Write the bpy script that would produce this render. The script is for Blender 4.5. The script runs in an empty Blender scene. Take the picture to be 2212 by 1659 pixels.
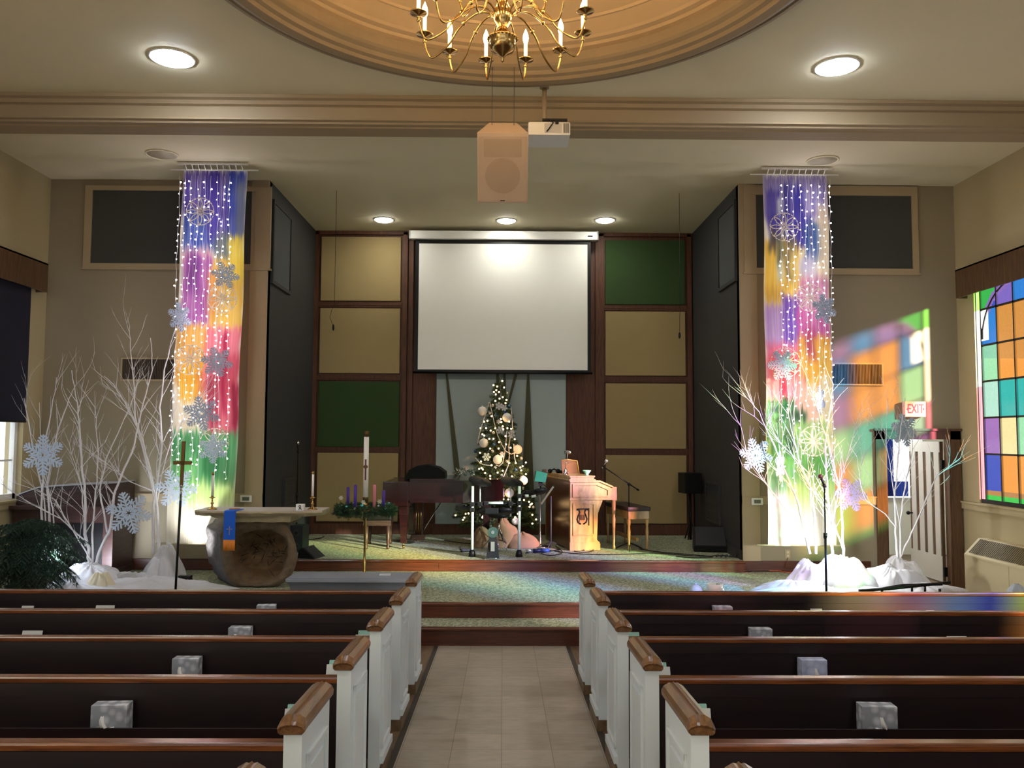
import bpy, bmesh, math, random
from mathutils import Vector, Matrix, noise
random.seed(7)
S = bpy.context.scene
COL = S.collection
R = math.radians
# ------------------------------------------------------------------ camera, sky, sun, exposure
CZ = 2.04
FPX = 1790.0
cam_d = bpy.data.cameras.new('camera'); cam_d.sensor_width = 36; cam_d.lens = 36*FPX/2212
cam_d.clip_start = 0.05; cam_d.clip_end = 200
cam = bpy.data.objects.new('camera', cam_d); COL.objects.link(cam)
CROT = Matrix.Rotation(R(-0.58), 3, 'Z') @ Matrix.Rotation(R(90+3.63), 3, 'X') @ Matrix.Rotation(R(0.28), 3, 'Z')
cam.matrix_world = Matrix.Translation((0, 0, CZ)) @ CROT.to_4x4()
S.camera = cam
S.view_settings.view_transform = 'Standard'; S.view_settings.look = 'None'
S.view_settings.gamma = 1; S.view_settings.use_curve_mapping = False
S.view_settings.exposure = 1.0
S.cycles.use_denoising = True
S.cycles.sample_clamp_indirect = 4.0
S.cycles.max_bounces = 8
S.cycles.diffuse_bounces = 5
S.cycles.transparent_max_bounces = 12
W = bpy.data.worlds.new('sky'); S.world = W; W.use_nodes = True
W.node_tree.nodes['Background'].inputs[0].default_value = (0.86, 0.93, 1.0, 1)
W.node_tree.nodes['Background'].inputs[1].default_value = 0.95
SUN = bpy.data.lights.new('sun', 'SUN'); SUN.energy = 24.0; SUN.angle = R(5); SUN.color = (1, .95, .86)
suno = bpy.data.objects.new('sun', SUN); COL.objects.link(suno)
suno.rotation_euler = Vector((-.97, 1, -0.37)).to_track_quat('-Z', 'Y').to_euler()
suno.location = (14, -8, 8)

def P(u, v, Y):
    """the point of the plane y = Y seen at photo pixel (u, v)"""
    d = CROT @ Vector(((u-1106)/FPX, -(v-829.5)/FPX, -1))
    t = Y/d.y
    return Vector((d.x*t, Y, CZ+d.z*t))
def G(u, v, Z):
    d = CROT @ Vector(((u-1106)/FPX, -(v-829.5)/FPX, -1))
    t = (Z-CZ)/d.z
    return Vector((d.x*t, d.y*t, Z))

# ------------------------------------------------------------------ helpers
def srgb(r, g, b):
    f = lambda c: ((c/255)/12.92 if c/255 <= .04045 else ((c/255+.055)/1.055)**2.4)
    return (f(r), f(g), f(b), 1)
def mat(name, col, rough=.6, metal=0, emis=None, estr=0, bump=0, bscale=40, vary=0, vscale=6, alpha=1, spec=None, coat=0, stretch=None, trans=0, sheen=0):
    m = bpy.data.materials.new(name); m.use_nodes = True
    nt = m.node_tree; b = nt.nodes['Principled BSDF']
    c = srgb(*col) if max(col) > 1 else (*col, 1)
    b.inputs['Base Color'].default_value = c
    b.inputs['Roughness'].default_value = rough; b.inputs['Metallic'].default_value = metal
    if spec is not None: b.inputs['Specular IOR Level'].default_value = spec
    b.inputs['Coat Weight'].default_value = coat
    b.inputs['Alpha'].default_value = alpha
    b.inputs['Transmission Weight'].default_value = trans
    b.inputs['Sheen Weight'].default_value = sheen
    if emis: b.inputs['Emission Color'].default_value = (srgb(*emis) if max(emis) > 1 else (*emis, 1)); b.inputs['Emission Strength'].default_value = estr
    if bump or vary:
        tc = nt.nodes.new('ShaderNodeTexCoord'); mp = nt.nodes.new('ShaderNodeMapping')
        if stretch: mp.inputs['Scale'].default_value = stretch
        nt.links.new(tc.outputs['Object'], mp.inputs['Vector'])
    if vary:
        n = nt.nodes.new('ShaderNodeTexNoise'); n.inputs['Scale'].default_value = vscale; n.inputs['Detail'].default_value = 5
        nt.links.new(mp.outputs[0], n.inputs['Vector'])
        mx = nt.nodes.new('ShaderNodeMix'); mx.data_type = 'RGBA'
        mx.inputs[6].default_value = tuple(x*(1-vary) for x in c[:3])+(1,)
        mx.inputs[7].default_value = tuple(min(1, x*(1+vary)) for x in c[:3])+(1,)
        nt.links.new(n.outputs[0], mx.inputs[0]); nt.links.new(mx.outputs[2], b.inputs['Base Color'])
    if bump:
        n = nt.nodes.new('ShaderNodeTexNoise'); n.inputs['Scale'].default_value = bscale; n.inputs['Detail'].default_value = 3
        nt.links.new(mp.outputs[0], n.inputs['Vector'])
        bp = nt.nodes.new('ShaderNodeBump'); bp.inputs['Strength'].default_value = bump; bp.inputs['Distance'].default_value = .01
        nt.links.new(n.outputs[0], bp.inputs['Height']); nt.links.new(bp.outputs[0], b.inputs['Normal'])
    return m
def noemit(m):
    m.cycles.emission_sampling = 'NONE'; return m

class MB:
    """collects shapes into one mesh"""
    def __init__(s): s.v = []; s.f = []; s.mi = []; s.sm = []; s.m = Matrix.Identity(4)
    def add(s, vs, fs, mi=0, smooth=False):
        o = len(s.v); s.v += [s.m @ Vector(v) for v in vs]
        for f in fs: s.f.append([o+i for i in f]); s.mi.append(mi); s.sm.append(smooth)
        return s
    def box(s, x0, x1, y0, y1, z0, z1, mi=0, bev=0):
        x0, x1 = sorted((x0, x1)); y0, y1 = sorted((y0, y1)); z0, z1 = sorted((z0, z1))
        if not bev:
            vs = [(x, y, z) for z in (z0, z1) for y in (y0, y1) for x in (x0, x1)]
            return s.add(vs, [(0,2,3,1),(4,5,7,6),(0,1,5,4),(2,6,7,3),(0,4,6,2),(1,3,7,5)], mi)
        b = min(bev, (x1-x0)/2.01, (y1-y0)/2.01, (z1-z0)/2.01)
        bm = bmesh.new(); bmesh.ops.create_cube(bm, size=1)
        for v in bm.verts: v.co = Vector(((x0+x1)/2+v.co.x*(x1-x0), (y0+y1)/2+v.co.y*(y1-y0), (z0+z1)/2+v.co.z*(z1-z0)))
        bmesh.ops.bevel(bm, geom=bm.edges[:], offset=b, segments=2, affect='EDGES', profile=.7)
        bm.verts.index_update(); vs = [v.co.copy() for v in bm.verts]; fs = [[v.index for v in f.verts] for f in bm.faces]; bm.free()
        return s.add(vs, fs, mi)
    def tube(s, pts, r, n=8, mi=0, caps=True, smooth=True):
        pts = [Vector(p) for p in pts]; rs = r if hasattr(r, '__len__') else [r]*len(pts)
        vs = []; fs = []; prev = None
        for i, p in enumerate(pts):
            a = pts[max(i-1, 0)]; b = pts[min(i+1, len(pts)-1)]; t = (b-a)
            if t.length < 1e-9: t = Vector((0, 0, 1))
            t.normalize()
            if prev is None: u = t.orthogonal().normalized()
            else:
                u = prev - t*prev.dot(t)
                u = u.normalized() if u.length > 1e-6 else t.orthogonal().normalized()
            prev = u; w = t.cross(u)
            for k in range(n):
                a = 2*math.pi*k/n; vs.append(p+(u*math.cos(a)+w*math.sin(a))*rs[i])
        for i in range(len(pts)-1):
            for k in range(n): fs.append((i*n+k, i*n+(k+1)%n, (i+1)*n+(k+1)%n, (i+1)*n+k))
        s.add(vs, fs, mi, smooth)
        if caps:
            m = len(vs); o = len(s.v)-m
            s.f += [[o+k for k in range(n)][::-1], [o+m-n+k for k in range(n)]]; s.mi += [mi]*2; s.sm += [False]*2
        return s
    def cyl(s, x, y, z0, z1, r, r2=None, n=20, mi=0): return s.tube([(x, y, z0), (x, y, z1)], [r, r if r2 is None else r2], n, mi)
    def lathe(s, prof, c=(0, 0, 0), n=24, mi=0, smooth=True):
        vs = []; fs = []; c = Vector(c)
        for (r, z) in prof:
            for k in range(n): a = 2*math.pi*k/n; vs.append(c+Vector((r*math.cos(a), r*math.sin(a), z)))
        for i in range(len(prof)-1):
            for k in range(n): fs.append((i*n+k, i*n+(k+1)%n, (i+1)*n+(k+1)%n, (i+1)*n+k))
        s.add(vs, fs, mi, smooth)
        o = len(s.v)-len(vs); m = len(vs)
        if prof[0][0] > 1e-4: s.f.append([o+k for k in range(n)][::-1]); s.mi.append(mi); s.sm.append(False)
        if prof[-1][0] > 1e-4: s.f.append([o+m-n+k for k in range(n)]); s.mi.append(mi); s.sm.append(False)
        return s
    def sphere(s, c, r, n=14, mi=0, sq=1):
        k = max(6, n//2+1)
        return s.lathe([(r*math.sin(math.pi*i/k)+1e-5, -r*sq*math.cos(math.pi*i/k)) for i in range(k+1)], c, n, mi)
    def prism(s, poly, a, b, axis='y', mi=0):
        """polygon extruded from a to b along axis; poly gives the other two coordinates"""
        def q(p, t): return {'y': (p[0], t, p[1]), 'x': (t, p[0], p[1]), 'z': (p[0], p[1], t)}[axis]
        n = len(poly); vs = [q(p, a) for p in poly]+[q(p, b) for p in poly]
        fs = [list(range(n)), list(range(n, 2*n))[::-1]]+[(i, (i+1) % n, n+(i+1) % n, n+i) for i in range(n)]
        return s.add(vs, fs, mi)
    def grid(s, fn, nu, nv, mi=0, smooth=True):
        vs = [fn(i/nu, j/nv) for j in range(nv+1) for i in range(nu+1)]
        fs = [(j*(nu+1)+i, j*(nu+1)+i+1, (j+1)*(nu+1)+i+1, (j+1)*(nu+1)+i) for j in range(nv) for i in range(nu)]
        return s.add(vs, fs, mi, smooth)
    def build(s, name, ms, parent=None, loc=None, fix=True):
        me = bpy.data.meshes.new(name)
        me.from_pydata([tuple(v) for v in s.v], [], s.f)
        ms = ms if isinstance(ms, (list, tuple)) else [ms]
        for m in ms: me.materials.append(m)
        me.polygons.foreach_set('material_index', s.mi); me.polygons.foreach_set('use_smooth', s.sm)
        if fix:
            bm = bmesh.new(); bm.from_mesh(me); bmesh.ops.recalc_face_normals(bm, faces=bm.faces[:]); bm.to_mesh(me); bm.free()
        me.update()
        o = bpy.data.objects.new(name, me); COL.objects.link(o)
        if loc is not None: o.location = loc
        if parent is not None:
            o.parent = parent
            o.matrix_parent_inverse = Matrix.Identity(4)
        return o
def tag(o, label=None, cat=None, group=None, kind=None):
    if label: o['label'] = label
    if cat: o['category'] = cat
    if group: o['group'] = group
    if kind: o['kind'] = kind
    return o
def thing(name, label, cat, loc=(0, 0, 0), rz=0, group=None):
    o = bpy.data.objects.new(name, None); COL.objects.link(o); o.empty_display_size = .05
    o.location = loc; o.rotation_euler = (0, 0, rz)
    return tag(o, label, cat, group)
def struct(mb, name, m, parent=None, fix=True):
    o = mb.build(name, m, parent, fix=fix)
    if parent is None: o['kind'] = 'structure'
    return o
def kids(o): return [c for c in bpy.data.objects if c.parent == o]
def dup(o, loc=None, rz=None, label=None, group=None, kidmap=None):
    km = kidmap if kidmap is not None else KM
    def cp(a, par):
        c = a.copy(); COL.objects.link(c)
        if par is not None: c.parent = par
        for ch in km.get(a.name, ()): cp(ch, c)
        return c
    r = cp(o, None)
    if loc is not None: r.location = loc
    if rz is not None: r.rotation_euler = (0, 0, rz)
    if label: r['label'] = label
    if group: r['group'] = group
    return r
KM = {}
def learn(root):
    for c in kids(root):
        KM.setdefault(root.name, []).append(c); learn(c)
def text(s, size, m, parent, loc, rot=(R(90), 0, 0), depth=.002, name='lettering', sx=1):
    cu = bpy.data.curves.new('t', 'FONT'); cu.body = s; cu.size = size; cu.extrude = depth; cu.align_x = 'CENTER'; cu.align_y = 'CENTER'
    t = bpy.data.objects.new('t', cu); COL.objects.link(t)
    bpy.context.view_layer.update()
    me = bpy.data.meshes.new_from_object(t); bpy.data.objects.remove(t)
    me.materials.clear(); me.materials.append(m)
    o = bpy.data.objects.new(name, me); COL.objects.link(o); o.location = loc; o.rotation_euler = rot; o.scale = (sx, 1, 1)
    if parent: o.parent = parent
    return o

# ------------------------------------------------------------------ materials
M = {}
def wood(name, c1, c2, rough=.35, scale=3, axis=(1, 12, 12), coat=.25):
    m = bpy.data.materials.new(name); m.use_nodes = True; nt = m.node_tree; b = nt.nodes['Principled BSDF']
    b.inputs['Roughness'].default_value = rough; b.inputs['Coat Weight'].default_value = coat; b.inputs['Coat Roughness'].default_value = .25
    tc = nt.nodes.new('ShaderNodeTexCoord'); mp = nt.nodes.new('ShaderNodeMapping'); mp.inputs['Scale'].default_value = axis
    n = nt.nodes.new('ShaderNodeTexNoise'); n.inputs['Scale'].default_value = scale; n.inputs['Detail'].default_value = 6; n.inputs['Distortion'].default_value = .6
    r = nt.nodes.new('ShaderNodeValToRGB'); r.color_ramp.elements[0].position = .35; r.color_ramp.elements[1].position = .68
    r.color_ramp.elements[0].color = srgb(*c1); r.color_ramp.elements[1].color = srgb(*c2)
    nt.links.new(tc.outputs['Object'], mp.inputs[0]); nt.links.new(mp.outputs[0], n.inputs['Vector'])
    nt.links.new(n.outputs[0], r.inputs[0]); nt.links.new(r.outputs[0], b.inputs['Base Color'])
    return m
M['ceil'] = mat('ceiling_paint', (220, 211, 180), .8, bump=.15, bscale=120, vary=.02, vscale=2)
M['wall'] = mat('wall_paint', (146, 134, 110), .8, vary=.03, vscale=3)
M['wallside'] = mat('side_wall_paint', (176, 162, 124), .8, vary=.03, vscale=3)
M['walldark'] = mat('charcoal_paint', (46, 46, 49), .7, vary=.05, vscale=3)
M['trimp'] = mat('trim_paint', (170, 152, 120), .6, vary=.02)
M['beam'] = mat('beam_paint', (150, 132, 104), .65, vary=.02)
M['dome'] = mat('dome_paint', (196, 168, 128), .6, vary=.03, vscale=3)
M['wood'] = wood('panel_wood', (72, 38, 18), (98, 56, 28), .6, 4, (14, 14, 1), 0)
M['woodred'] = wood('step_wood', (66, 32, 20), (92, 46, 28), .3, 4, (1, 14, 14))
M['woodtrim'] = wood('door_wood', (74, 52, 34), (102, 74, 48), .4, 4, (12, 12, 1))
M['cap'] = wood('cap_wood', (88, 58, 34), (128, 90, 54), .28, 5, (14, 1.2, 14))
M['rail'] = wood('rail_wood', (96, 52, 26), (138, 80, 42), .22, 5, (.8, 14, 14), .5)
M['pewback'] = wood('pew_wood', (20, 6, 8), (30, 9, 11), .5, 4, (1, 10, 10), 0)
M['pewwhite'] = mat('pew_white', (218, 226, 228), .45, vary=.015)
M['felt'] = mat('tan_felt', (164, 144, 100), .95, bump=.2, bscale=300, vary=.04, vscale=8)
M['feltg'] = mat('green_felt', (50, 74, 36), .95, bump=.2, bscale=300, vary=.05, vscale=8)
M['blue'] = mat('pale_blue_panel', (166, 184, 184), .7, vary=.03)
M['olive'] = mat('olive_blade', (66, 66, 32), .6, vary=.08)
M['black'] = mat('black_plastic', (12, 12, 13), .5, spec=.3)
M['blackm'] = mat('black_metal', (20, 20, 22), .35, .6)
M['dgrey'] = mat('dark_grey', (48, 50, 54), .6)
M['chrome'] = mat('chrome', (200, 200, 205), .12, 1)
M['brass'] = mat('brass', (190, 158, 100), .2, 1)
M['brassold'] = mat('old_brass', (104, 84, 52), .4, 1)
M['white'] = mat('white_plastic', (232, 232, 228), .4)
M['cream'] = mat('cream_enamel', (200, 188, 150), .45, vary=.02)
M['wax'] = mat('white_wax', (240, 236, 226), .5)
M['green'] = mat('green_shade', (30, 110, 80), .3)

def nodes(m): return m.node_tree.nodes, m.node_tree.links
# carpet: grey green with curling pale lines
m = mat('carpet', (110, 118, 92), .95, bump=.5, bscale=400); M['carpet'] = m
N, L = nodes(m); b = N['Principled BSDF']
tc = N.new('ShaderNodeTexCoord'); vo = N.new('ShaderNodeTexVoronoi'); vo.feature = 'DISTANCE_TO_EDGE'; vo.inputs['Scale'].default_value = 22
no = N.new('ShaderNodeTexNoise'); no.inputs['Scale'].default_value = 14; mm = N.new('ShaderNodeMix'); mm.data_type = 'VECTOR'; mm.inputs[0].default_value = .12
L.new(tc.outputs['Object'], no.inputs['Vector']); L.new(tc.outputs['Object'], mm.inputs[4]); L.new(no.outputs['Color'], mm.inputs[5]); L.new(mm.outputs[1], vo.inputs['Vector'])
rp = N.new('ShaderNodeValToRGB'); rp.color_ramp.elements[0].position = .03; rp.color_ramp.elements[1].position = .16
rp.color_ramp.elements[0].color = srgb(182, 184, 158); rp.color_ramp.elements[1].color = srgb(122, 130, 102)
L.new(vo.outputs['Distance'], rp.inputs[0]); L.new(rp.outputs[0], b.inputs['Base Color'])
# aisle tile
m = mat('aisle_tile', (160, 146, 120), .42); M['tile'] = m
N, L = nodes(m); b = N['Principled BSDF']; tc = N.new('ShaderNodeTexCoord')
br = N.new('ShaderNodeTexBrick'); br.offset = 0; br.squash = 1
for k, v in (('Scale', 1), ('Mortar Size', .0022), ('Brick Width', .305), ('Row Height', .305), ('Bias', 0), ('Mortar Smooth', .2)): br.inputs[k].default_value = v
br.inputs['Color1'].default_value = srgb(166, 156, 140); br.inputs['Color2'].default_value = srgb(154, 145, 129); br.inputs['Mortar'].default_value = srgb(116, 106, 92)
no = N.new('ShaderNodeTexNoise'); no.inputs['Scale'].default_value = 7; no.inputs['Detail'].default_value = 7; no.inputs['Roughness'].default_value = .65
mp = N.new('ShaderNodeMapping'); mp.inputs['Scale'].default_value = (1, 2.2, 1)
mx = N.new('ShaderNodeMix'); mx.data_type = 'RGBA'; mx.blend_type = 'OVERLAY'; mx.inputs[0].default_value = .35
L.new(tc.outputs['Object'], br.inputs['Vector']); L.new(tc.outputs['Object'], mp.inputs[0]); L.new(mp.outputs[0], no.inputs['Vector'])
L.new(br.outputs['Color'], mx.inputs[6]); L.new(no.outputs[0], mx.inputs[7]); L.new(mx.outputs[2], b.inputs['Base Color'])
M['pewfloor'] = wood('pew_floor', (92, 72, 50), (120, 96, 68), .5, 3, (8, 1, 8))
M['strip'] = mat('dark_strip', (48, 42, 34), .6)

# ------------------------------------------------------------------ the room
YB, YF, XW, XA, ZC = 13.5, 10.8, 5.98, 3.1, 5.40     # back wall, flank walls, side walls, alcove walls, ceiling
Z1, Z2, Z3 = .174, .325, .465                          # first step, lower platform, upper platform
def FZ(y): return .0438*(8.25-y)                       # the nave floor falls towards the steps
b = MB()
def slab(b, x0, x1, y0, y1, up, t=.1, mi=0):
    b.add([(x0, y0, FZ(y0)+up), (x1, y0, FZ(y0)+up), (x1, y1, FZ(y1)+up), (x0, y1, FZ(y1)+up),
           (x0, y0, FZ(y0)+up-t), (x1, y0, FZ(y0)+up-t), (x1, y1, FZ(y1)+up-t), (x0, y1, FZ(y1)+up-t)],
          [(0,1,2,3),(4,7,6,5),(0,4,5,1),(1,5,6,2),(2,6,7,3),(3,7,4,0)], mi)
slab(b, -XW-.2, -.66, -8, 8.25, 0, mi=1); slab(b, .66, XW+.2, -8, 8.25, 0, mi=1)
slab(b, -.62, .62, -8, 8.25, .001, mi=0); slab(b, -.66, -.62, -8, 8.25, .002, mi=2); slab(b, .62, .66, -8, 8.25, .002, mi=2)
b.box(-XW-.2, XW+.2, 8.25, 11.2, -.1, 0, 1)
struct(b, 'floor', [M['tile'], M['pewfloor'], M['strip']])
# platforms and steps
b = MB(); b.box(-XW, 4.75, 8.25, 8.72, 0, Z1-.003, 0); b.box(-XW, 4.75, 8.70, 10.72, 0, Z2-.003, 0); b.box(-3.1, 3.1, 10.7, YB, 0, Z3-.003, 0)
struct(b, 'floor_platform', M['carpet'])
def nosing(name, x0, x1, y, z0, z1, stud=()):
    b = MB(); b.prism([(y-.004, z0), (y-.016, z0), (y-.016, z1-.035), (y-.03, z1-.03), (y-.035, z1-.012), (y-.028, z1), (y+.03, z1), (y+.03, z1-.004), (y-.004, z1-.004)], x0, x1, 'x')
    b.box(x0, x1, y-.022, y-.004, z0, z0+.022)
    for s in stud: b.box(s-.012, s+.012, y-.021, y-.01, z0, z1-.03)
    struct(b, name, M['woodred'])
nosing('trim_1', -XW, 4.75, 8.25, 0, Z1)
nosing('trim_2', -XW, 4.75, 8.70, Z1, Z2, (.22, 1.9, -1.5))
nosing('trim_3', -3.1, 3.1, 10.70, Z2, Z3, (-.8, .85))
# walls
T = .12
b = MB(); b.box(-3.1-.0, 3.1, YB, YB+T, 0, ZC); struct(b, 'wall_stage_back', M['wood'])
for s, nm in ((-1, 'left'), (1, 'right')):
    b = MB(); b.box(s*XA, s*(XA+T), YF, YB+T, 0, ZC); struct(b, 'wall_alcove_'+nm, M['walldark'])
    b = MB()
    if s < 0: b.box(-XW-T, -XA, YF, YF+.1, 0, ZC)
    else:
        b.box(XA, 4.98, YF, YF+.1, 0, ZC); b.box(4.98, 5.83, YF, YF+.1, 2.03, ZC); b.box(5.83, XW+T, YF, YF+.1, 0, ZC)
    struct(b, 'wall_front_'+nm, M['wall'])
WZ0, WZ1 = 1.24, 4.12
wins = [(8.6, 10.40), (5.75, 7.55), (2.95, 4.75), (.15, 1.95), (-2.65, -.85), (-5.45, -3.65)]
for s, nm in ((-1, 'left'), (1, 'right')):
    b = MB(); a, c = s*XW, s*(XW+(.22 if s < 0 else .065))
    b.box(a, c, -8.1, YF+.12, -.4, WZ0); b.box(a, c, -8.1, YF+.12, WZ1, ZC)
    ys = [YF+.12]+[q for w in wins for q in (w[1], w[0])]+[-8.1]
    for i in range(0, len(ys), 2): b.box(a, c, ys[i+1], ys[i], WZ0, WZ1)
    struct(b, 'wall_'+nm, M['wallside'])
b = MB(); b.box(-XW-.2, XW+.2, -8.2, -8, -.3, 1.5); b.box(-XW-.2, XW+.2, -8.2, -8, 4.7, ZC)
for a, c in ((-XW-.2, -5.2), (-2.6, -1.6), (1.6, 2.6), (5.2, XW+.2)): b.box(a, c, -8.2, -8, 1.5, 4.7)  # unseen window openings between the piers, added to let daylight into the nave
struct(b, 'wall_rear', M['wallside'])
# ceiling with a round opening
CX, CY, CR = .04, 5.35, 2.30
def ring(r, z, n=96): return [(CX+r*math.cos(2*math.pi*k/n), CY+r*math.sin(2*math.pi*k/n), z) for k in range(n)]
bm = bmesh.new()
x0, x1, y0, y1 = -XW-.2, XW+.2, -8.2, YB+T
outer = [bm.verts.new((x, y, ZC)) for x, y in ((x0, y0), (x1, y0), (x1, y1), (x0, y1))]
inner = [bm.verts.new(p) for p in ring(CR-.02, ZC)]
es = [bm.edges.new((outer[i], outer[(i+1) % 4])) for i in range(4)]+[bm.edges.new((inner[i], inner[(i+1) % 96])) for i in range(96)]
bmesh.ops.triangle_fill(bm, edges=es, use_beauty=True)
bmesh.ops.recalc_face_normals(bm, faces=bm.faces[:])
ret = bmesh.ops.extrude_face_region(bm, geom=bm.faces[:])
for v in ret['geom']:
    if isinstance(v, bmesh.types.BMVert): v.co.z += .1
bmesh.ops.recalc_face_normals(bm, faces=bm.faces[:])
me = bpy.data.meshes.new('ceiling'); bm.to_mesh(me); bm.free(); me.materials.append(M['ceil'])
o = bpy.data.objects.new('ceiling', me); COL.objects.link(o); o['kind'] = 'structure'
# moulded ring and shallow dome
def moulding(prof, name, m, n=96, smooth=False):
    b = MB(); b.lathe(prof, (CX, CY, 0), n, 0, smooth); b.f = [f for f in b.f if len(f) == 4]; b.mi = [0]*len(b.f); b.sm = [smooth]*len(b.f)
    return struct(b, name, m, fix=False)
prof = [(2.34, ZC+.02), (2.34, ZC-.03), (2.325, ZC-.05), (2.29, ZC-.055), (2.275, ZC-.04), (2.25, ZC-.04), (2.235, ZC-.075), (2.20, ZC-.085), (2.12, ZC-.085), (2.10, ZC-.06), (2.06, ZC-.05), (2.04, ZC-.02), (2.0, ZC), (1.98, ZC+.02), (1.98, ZC+.1)]
moulding(prof, 'trim_4', M['beam'])
prof = [(1.98, ZC+.1), (1.93, ZC+.11), (1.91, ZC+.13), (1.86, ZC+.14), (1.84, ZC+.16), (1.72, ZC+.24), (1.70, ZC+.24), (1.69, ZC+.26), (1.5, ZC+.36), (1.2, ZC+.46), (1.17, ZC+.45), (1.15, ZC+.475), (.8, ZC+.55), (.4, ZC+.59), (.3, ZC+.58), (.28, ZC+.60), (.001, ZC+.61)]
moulding(prof, 'ceiling_dome', M['dome'])
# beam across the room
b = MB()
pf = [(8.05, 3.36), (8.05, 3.30), (8.08, 3.28), (8.10, 3.245), (8.12, 3.235), (8.12, 3.165), (8.10, 3.155), (8.09, 3.12), (8.13, 3.11), (8.14, 3.085), (8.18, 3.08), (8.19, 3.06), (8.42, 3.06), (8.44, 3.10), (8.44, 3.36)]
pf = [(8.00, 3.36), (8.00, 3.325), (8.03, 3.31), (8.045, 3.275), (8.075, 3.262), (8.085, 3.15), (8.06, 3.146), (8.055, 3.125), (8.09, 3.118), (8.10, 3.10), (8.16, 3.098), (8.17, 3.085), (8.40, 3.085), (8.42, 3.12), (8.46, 3.36)]
b.prism([(y, CZ+z) for y, z in pf], -XW, XW, 'x'); struct(b, 'trim_5', M['beam'])
# baseboards, chair rails, corner strips
b = MB(); b.box(-XW, -3.1, YF-.03, YF, Z2, Z2+.13, 0); b.box(-XW, -3.1, YF-.042, YF, Z2, Z2+.02); b.box(-XW, -3.1, YF-.036, YF, Z2+.11, Z2+.13); struct(b, 'baseboard_left', M['woodred'])
b = MB(); b.box(3.1, 4.75, YF-.03, YF, Z2, Z2+.13); b.box(3.1, 4.75, YF-.042, YF, Z2, Z2+.02); struct(b, 'baseboard_right', M['woodred'])
zr = P(540, 1076, YF).z
for nm, x0, x1 in (('trim_6', -XW, -3.1), ('trim_7', 3.1, 4.86)):
    b = MB(); b.box(x0, x1, YF-.022, YF, zr-.05, zr+.05); b.box(x0, x1, YF-.03, YF, zr+.04, zr+.055); struct(b, nm, M['trimp'])
for nm, s in (('trim_8', -1), ('trim_9', 1)):
    b = MB(); b.box(s*(XW-.03), s*XW, -8, YF, 1.14, 1.22); b.box(s*(XW-.045), s*XW, -8, YF, 1.215, 1.238); struct(b, nm, M['wallside'])
for nm, s in (('trim_10', -1), ('trim_11', 1)):
    b = MB(); b.box(s*3.1, s*3.33, YF-.025, YF, Z2, ZC); struct(b, nm, M['trimp'])
b = MB(); b.box(XA-.02, XA, YF+.02, YB, Z3, Z3+.12); struct(b, 'baseboard_alcove_right', M['walldark'])
b = MB(); b.box(-XA, -XA+.02, YF+.02, YB, Z3, Z3+.12); struct(b, 'baseboard_alcove_left', M['walldark'])
# ------------------------------------------------------------------ back wall of the stage
def felt(i, x0, x1, v0, v1, m, label, side):
    z1 = P(1106, v0, YB-.05).z; z0 = P(1106, v1, YB-.05).z
    b = MB(); b.box(x0, x1, YB-.05, YB-.001, z0, z1, 0, .012)
    tag(b.build('acoustic_panel', M[m]), label, 'acoustic panel', 'felt acoustic panels')
nth = ['top', 'second from the top', 'third from the top', 'bottom']
for i, (a, c) in enumerate(((514, 652), (668, 808), (826, 967), (980, 1128))):
    green = i == 2
    felt(i, -3.0, -1.695, a, c, 'feltg' if green else 'felt', ('dark green felt panel between tan ones left of the screen' if green else 'tan felt panel left of the screen, %s in its column' % nth[i]), 0)
for i, (a, c) in enumerate(((517, 656), (671, 810), (827, 968), (982, 1130))):
    green = i == 0
    felt(i, 1.66, 2.97, a, c, 'feltg' if green else 'felt', ('dark green felt panel topping the column right of the screen' if green else 'tan felt panel right of the screen, %s in its column' % nth[i]), 1)
k = 11
for x0, x1, rows in ((-3.05, -1.67, (660, 817, 973)), (1.64, 3.03, (663, 818, 975))):
    for v in rows:
        z = P(1106, v, YB-.03).z; k += 1
        b = MB(); b.box(x0, x1, YB-.035, YB, z-.045, z+.045, 0); b.box(x0, x1, YB-.045, YB, z-.012, z+.012); struct(b, 'trim_%d' % k, M['wood'])
for x in (-3.07, -1.62, -1.52, 1.53, 1.6, 3.04):
    k += 1; b = MB(); b.box(x-.035, x+.035, YB-.06, YB, Z3, ZC-.02); struct(b, 'trim_%d' % k, M['wood'])
b = MB(); b.box(-3.09, 3.09, YB-.05, YB, Z3, P(1106, 1132, YB).z); b.box(-3.09, 3.09, YB-.06, YB, ZC-.06, ZC-.002); k += 1; struct(b, 'trim_%d' % k, M['wood'])
# pale blue panel with olive blades
x0, x1 = P(942, 950, YB-.04).x, P(1222, 950, YB-.04).x; z0 = P(1106, 1132, YB-.04).z
t = thing('art_panel', 'pale blue wall panel with tall olive blades behind the decorated tree', 'wall art', (0, YB-.05, 0))
b = MB(); b.box(x0, x1, -.0, .045, z0, 3.6); b.build('panel', M['blue'], t)
b = MB(); b.box(x0, x1, -.012, 0, P(1106, 820, 13.45).z, P(1106, 800, 13.45).z+.2); b.build('valance', mat('grey_blue', (128, 142, 144), .8, vary=.03), t)
for pts in (((962, 800), (966, 800), (999, 1060), (985, 1060)), ((1139, 800), (1143, 800), (1153, 1055), (1127, 1055)), ((1113, 800), (1120, 800), (1098, 880), (1094, 880)),
            ((1072, 800), (1078, 800), (1078, 870), (1072, 870)), ((1087, 800), (1092, 800), (1094, 880), (1088, 880)), ((1128, 1055), (1153, 1055), (1158, 1130), (1122, 1130))):
    q = [P(u, v, YB-.06) for u, v in pts]
    b = MB(); b.prism([(p.x, p.z) for p in q], -.03, -.013, 'y'); b.build('blade', M['olive'], t)
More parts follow.
